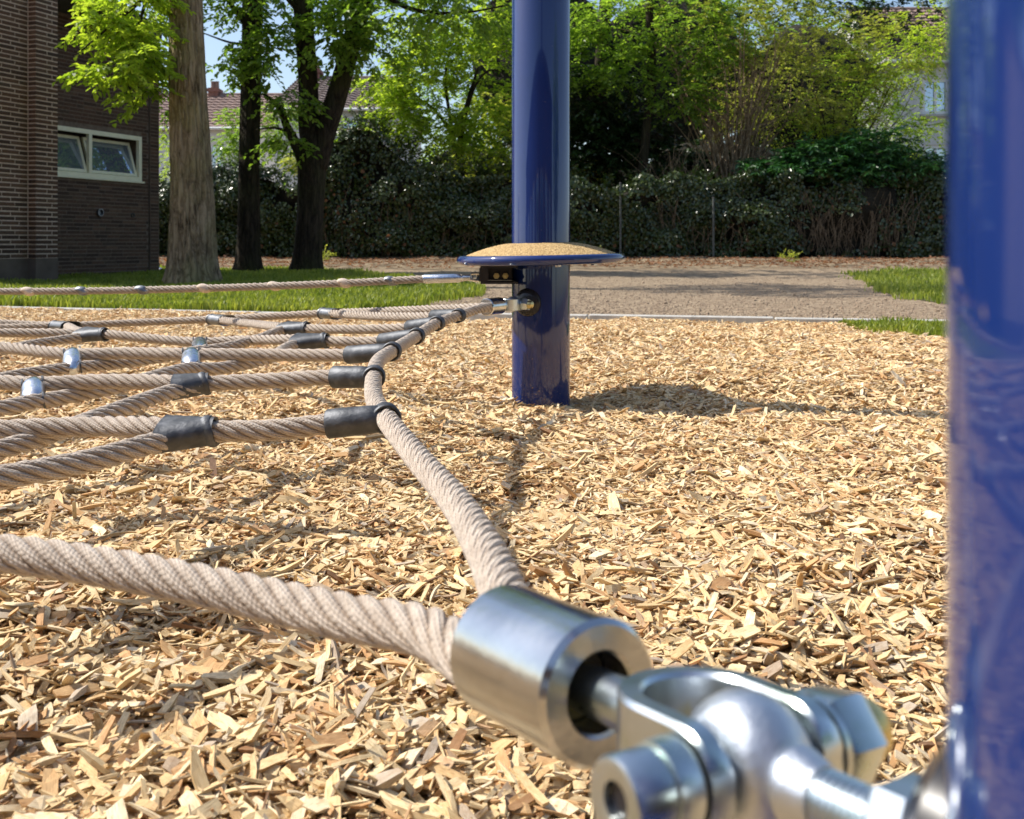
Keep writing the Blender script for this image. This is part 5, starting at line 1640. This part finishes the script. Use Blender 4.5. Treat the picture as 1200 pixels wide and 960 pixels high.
def house(label, d, pxl, pxr, y_eave, y_ridge, y_base, depth_m, tile, wall, wins, chims, inset_l=0, inset_r=0, extra=None):
    a = P(pxl, y_eave, d); b = P(pxr, y_eave, d)
    h = empty("house", ((a.x+b.x)/2, d+depth_m/2, 0), label, "house")
    zb = -.05
    # wall with openings: strips around windows
    xs_ = sorted(set([a.x, b.x] + [v for w in wins for v in (P(w[0],0,d).x, P(w[1],0,d).x)]))
    datas = []
    for i in range(len(xs_)-1):
        x0, x1 = xs_[i], xs_[i+1]; xm = (x0+x1)/2
        zs = [zb]
        for w in wins:
            if P(w[0],0,d).x < xm < P(w[1],0,d).x:
                zs += [P(0, w[3], d).z, P(0, w[2], d).z]
        zs.append(a.z); zs.sort()
        for j in range(0, len(zs), 2):
            datas.append(box_data(((x0+x1)/2, d+.15, (zs[j]+zs[j+1])/2), WX, ((x1-x0)/2, .15, (zs[j+1]-zs[j])/2)))
    datas.append(box_data(((a.x+b.x)/2, d+depth_m-.15, (zb+a.z)/2), WX, ((b.x-a.x)/2, .15, (a.z-zb)/2)))
    for xx in (a.x+.15, b.x-.15):
        datas.append(box_data((xx, d+depth_m/2, (zb+a.z)/2), WX, (.149, depth_m/2-.301, (a.z-zb)/2)))
    outward(obj("wall", *merge(datas), wall, h))
    rz = P(0, y_ridge, d+depth_m/2).z
    e = .25
    f0 = Vector((a.x-e, d-e, a.z-.02)); f1 = Vector((b.x+e, d-e, a.z-.02)); r0 = Vector((a.x+inset_l, d+depth_m/2, rz)); r1 = Vector((b.x-inset_r, d+depth_m/2, rz))
    k0 = Vector((a.x-e, d+depth_m+e, a.z-.02)); k1 = Vector((b.x+e, d+depth_m+e, a.z-.02))
    nu = max(4, int((f1-f0).length/.30)); nv = max(4, int((r0-f0).length/.33))
    rf = roof_tiles(f0, f1, r1, r0, nu, nv, tile, h)
    obj("rear_slope", [k0, k1, r1, r0], [(0,1,2,3)], tile, rf)
    obj("gable", [f0, k0, r0, f1, k1, r1], [(0,1,2),(4,3,5)], wall, h)
    outward(obj("ridge_tiles", *tube_data([r0 + Vector((-.02,0,.02)), r1 + Vector((.02,0,.02))], .09, 8), tile, rf, auto=50))
    outward(obj("gutter", *tube_data([f0+Vector((0,-.05,-.03)), f1+Vector((0,-.05,-.03))], .06, 8), M['white'], h, auto=50))
    for (w0, w1, wt, wb) in wins:
        x0, x1, z1, z0 = P(w0,0,d).x, P(w1,0,d).x, P(0,wt,d).z, P(0,wb,d).z
        xm, zm = (x0+x1)/2, (z0+z1)/2; fw = .05
        fr_ = outward(obj("window_frame", *merge([box_data((xm, d+.08, z1-fw), WX, ((x1-x0)/2, .04, fw)), box_data((xm, d+.08, z0+fw), WX, ((x1-x0)/2, .04, fw)),
             box_data((x0+fw, d+.08, zm), WX, (fw, .04, (z1-z0)/2-2*fw-.001)), box_data((x1-fw, d+.08, zm), WX, (fw, .04, (z1-z0)/2-2*fw-.001)), box_data((xm, d+.075, zm), WX, (fw*.7, .03, (z1-z0)/2-2*fw-.001))]), M['white'], h))
        for (q0, q1) in ((x0+2*fw, xm-fw*.7), (xm+fw*.7, x1-2*fw)):
            outward(obj("pane", *box_data(((q0+q1)/2, d+.10, zm), WX, ((q1-q0)/2, .008, (z1-z0)/2-2*fw)), M['glass'], fr_))
        outward(obj("window_sill", *box_data((xm, d-.03, z0-.04), WX, ((x1-x0)/2+.08, .07, .035)), M['concrete'], h))
    for (cpx, ct, cb, cw) in chims:
        z1 = P(0, ct, d+depth_m/2).z; z0 = P(0, cb, d+depth_m/2).z - .6; cx = P(cpx, 0, d+depth_m/2).x; w = cw*(d+depth_m/2)/FPX/2
        ch = outward(obj("chimney", *merge([box_data((cx, d+depth_m/2, (z0+z1)/2), WX, (w, .3, (z1-z0)/2)), box_data((cx, d+depth_m/2, z1-.10), WX, (w+.05, .35, .07))]), M['chimney'], h))
        for dx in (-.4, .4):
            outward(obj("chimney_pot", *lathe_data((cx+dx*w, d+depth_m/2, z1), (0,0,1), [(-.02,.10),(.25,.085),(.27,.1),(.30,.1)], 10), M['tile_red'], ch, auto=50))
    if extra: extra(h, d, a, b)
    return h
house("low white house with red tiled roof between the downpipe and the dark trunks", 38, 120, 338, 150, 112, 300, 7, M['tile_red'], M['render_white'],
      [(150,172,158,196),(245,262,168,198)], [(190,112,125,14),(252,104,118,11)])
def dormer(h, d, a, b):
    # arched white dormer and a roof window
    c = P(414, 150, d-.3)
    V, F = [], []
    n = 16; Rr = .62; yb = d+1.6
    pts = [(math.cos(t)*Rr, math.sin(t)*Rr*.75) for t in np.linspace(math.pi, 0, n)]
    for (y_) in (d-.35, yb):
        for (x_, z_) in pts: V.append(Vector((c.x+x_, y_, c.z+z_)))
    for i in range(n-1): F.append((i, i+1, n+i+1, n+i))
    dm = obj("dormer_roof", V, F, M['white'], h)
    V2 = [Vector((c.x+x_*.97, d-.28, c.z+z_*.97)) for x_, z_ in pts]; obj("dormer_front", V2, [tuple(range(n))], M['render_white'], h)
    V3 = [Vector((c.x+x_*.62, d-.31, c.z+z_*.62)) for x_, z_ in pts]; g = obj("pane", V3, [tuple(range(n))], M['glass'], h)
    outward(obj("glazing_bar", *merge([box_data((c.x+dx, d-.34, c.z+.16), WX, (.02, .015, .15)) for dx in (-.18, 0, .18)] + [tube_data([Vector((v.x, d-.34, v.z)) for v in V3], .035, 6)]), M['white'], h, auto=50))
house("brown roofed house behind the forked tree with a white arched dormer", 36, 322, 470, 128, 92, 300, 8, M['tile'], M['render_white'], [(380,396,140,165)], [(370,82,100,12)], extra=dormer)
house("white painted house behind shrubs, its window beside the near blue post", 30, 1046, 1215, 72, 12, 300, 8, M['tile_red'], M['brick_white'], [(1081,1113,92,134),(1150,1180,92,134),(1081,1113,170,215)], [(1150,-10,20,18)])
print("bricks", nb[0])

# ------------------------------------------------------------------ more foliage details around the hedge
def skyline(px0, px1, n, seed, mat, d=20.1, hgt=.22):
    """loose shoots standing out of the hedge top, part of the hedge"""
    r = np.random.default_rng(seed)
    x = (r.uniform(px0, px1, n)-600)*d/FPX
    blobs = [(xx, d + r.uniform(-.1,.5), float(top_z(np.array([xx]))[0]) + r.uniform(-.10, hgt*.5), .16, .16, hgt*r.uniform(.4,1), 7) for xx in x]
    spray_crown("shoots", hedge, blobs, mat, .068, .05, 8, .22, seed, -.3, .0)
skyline(180, 1115, 130, 90, M['leaf_ivy'])
skyline(385, 600, 60, 91, M['leaf_ivy'], 20.0, .38)
skyline(380, 470, 10, 92, M['leaf_mid'], 20.0, .3)
bush(700, 215, 24.5, 3.2, .7, .8, 420, M['leaf_dark'], .10, "dark ivy undergrowth closing the gap under the ivy covered tree", 65)
bush(560, 205, 25.5, 1.7, .7, 1.0, 300, M['leaf_mid'], .10, "green undergrowth behind the small bright tree", 66)
bush(1000, 200, 24.0, 2.6, .7, .8, 300, M['leaf_dark'], .10, "dark undergrowth behind the laurel at the right", 67)
bush(1085, 150, 23.0, .7, .5, .7, 90, M['leaf_spring'], .085, "thin light green leaves hanging in front of the white painted house", 68, core=False, tw=.35)
bush(1080, 195, 22.0, .8, .5, .35, 90, M['leaf_dark'], .10, "dark climbing leaves at the foot of the white painted house", 69, core=False, tw=.3)
bush(880, 110, 24.5, 1.5, .6, 1.3, 260, M['leaf_yellow'], .095, "sunlit yellow leaves glowing between the pale stems", 70, core=False)

# unseen brick building and tree added behind the camera to darken reflections
sb_ = empty("added_building", (-3, -7.5, 0), "long low brick building added behind the camera to darken reflections", "building")
sx0, sx1, sy0, sy1, sh2 = -17.0, 8.5, -14.0, -6.5, 4.4
wx_ = [(-15+2.9*i, -13.2+2.9*i) for i in range(8)]
ds = [box_data(((sx0+sx1)/2, sy1-.15, .45), WX, ((sx1-sx0)/2, .15, .50)), box_data(((sx0+sx1)/2, sy1-.15, (2.7+sh2)/2), WX, ((sx1-sx0)/2, .15, (sh2-2.7)/2)),
      box_data(((sx0+sx1)/2, sy0+.15, sh2/2), WX, ((sx1-sx0)/2, .15, sh2/2)), box_data((sx0+.15, (sy0+sy1)/2, sh2/2), WX, (.15, (sy1-sy0)/2-.3, sh2/2)), box_data((sx1-.15, (sy0+sy1)/2, sh2/2), WX, (.15, (sy1-sy0)/2-.3, sh2/2))]
ed_ = [sx0] + [v for w in wx_ for v in w] + [sx1]
for i in range(0, len(ed_), 2): ds.append(box_data(((ed_[i]+ed_[i+1])/2, sy1-.15, 1.825), WX, ((ed_[i+1]-ed_[i])/2, .15, .875)))
outward(obj("wall", *merge(ds), M['added_brick'] if 'added_brick' in M else M['brick'], sb_))
outward(obj("roof", *box_data(((sx0+sx1)/2, (sy0+sy1)/2, sh2+.12), WX, ((sx1-sx0)/2+.3, (sy1-sy0)/2+.3, .118)), M['roofing'], sb_))
for (q0, q1) in wx_:
    wf = outward(obj("window_frame", *merge([box_data(((q0+q1)/2, sy1-.12, 2.66), WX, ((q1-q0)/2, .04, .04)), box_data(((q0+q1)/2, sy1-.12, .99), WX, ((q1-q0)/2, .04, .04))] + [box_data((xx, sy1-.12, 1.825), WX, (.04, .04, .79)) for xx in (q0+.04, (q0+q1)/2, q1-.04)]), M['cream'], sb_))
    for (p0, p1) in ((q0+.08, (q0+q1)/2-.04), ((q0+q1)/2+.04, q1-.08)):
        outward(obj("pane", *box_data(((p0+p1)/2, sy1-.13, 1.825), WX, ((p1-p0)/2, .008, .79)), M['glass'], wf))
def simple_tree(x, y, h, rx, rz, n, lab, seed, L_=.26):  # unseen trees, added for the reflections and the lawn shade
    t = empty("added_tree", (x, y, 0), lab, "tree")
    outward(obj("trunk", *trunk_data([(x, y, -.1), (x+.05, y, 1.2), (x, y+.1, 2.4), (x+.1, y, h+.8)], [.24,.19,.16,.06], 12, seed, .04), M['bark_dark'], t, smooth=True))
    spray_crown("crown", t, [(x, y, h, rx, rx*.9, rz, n)], M['leaf_mid'], L_, L_*.6, 9, .6, 120+seed, .3, .2)
simple_tree(11.5, -4, 4.2, 3.2, 2.4, 700, "tree added behind the camera, right of the brick building, for reflections", 3)
simple_tree(-8.0, 13.0, 5.4, 2.1, 1.1, 620, "tall unseen tree added behind the brick building to shade the lawn", 5, .22)  # crown placed out of view to throw shade on the lawn
# a dry dark sprig poking out of the chips left of the far post
g = G(588, 441); g.z = float(chip_h(np.array([g.x]), np.array([g.y]))[0])
tg = obj("twig", *merge([tube_data([g + Vector((0,0,-.01)), g + Vector((-.004,0,.02)), g + Vector((-.012,.002,.045))], [.0016,.0013,.0007], 5), tube_data([g + Vector((-.004,0,.02)), g + Vector((.010,0,.034))], [.0011,.0006], 4), tube_data([g + Vector((-.009,.001,.034)), g + Vector((-.020,0,.036))], [.0011,.0006], 4)]), M['bark_dark'], None)
tag(tg, "small dark twig sticking up from the chips left of the far blue post", "twig")
bush(1078, 60, 22.5, .9, .6, 1.1, 150, M['leaf_spring'], .09, "drooping yellow green branches in front of the tiled roof at the right", 71, core=False, tw=.4)
bush(1040, 120, 23.5, .8, .6, 1.0, 130, M['leaf_mid'], .09, "green branches screening the left end of the white painted house", 72, core=False, tw=.4)
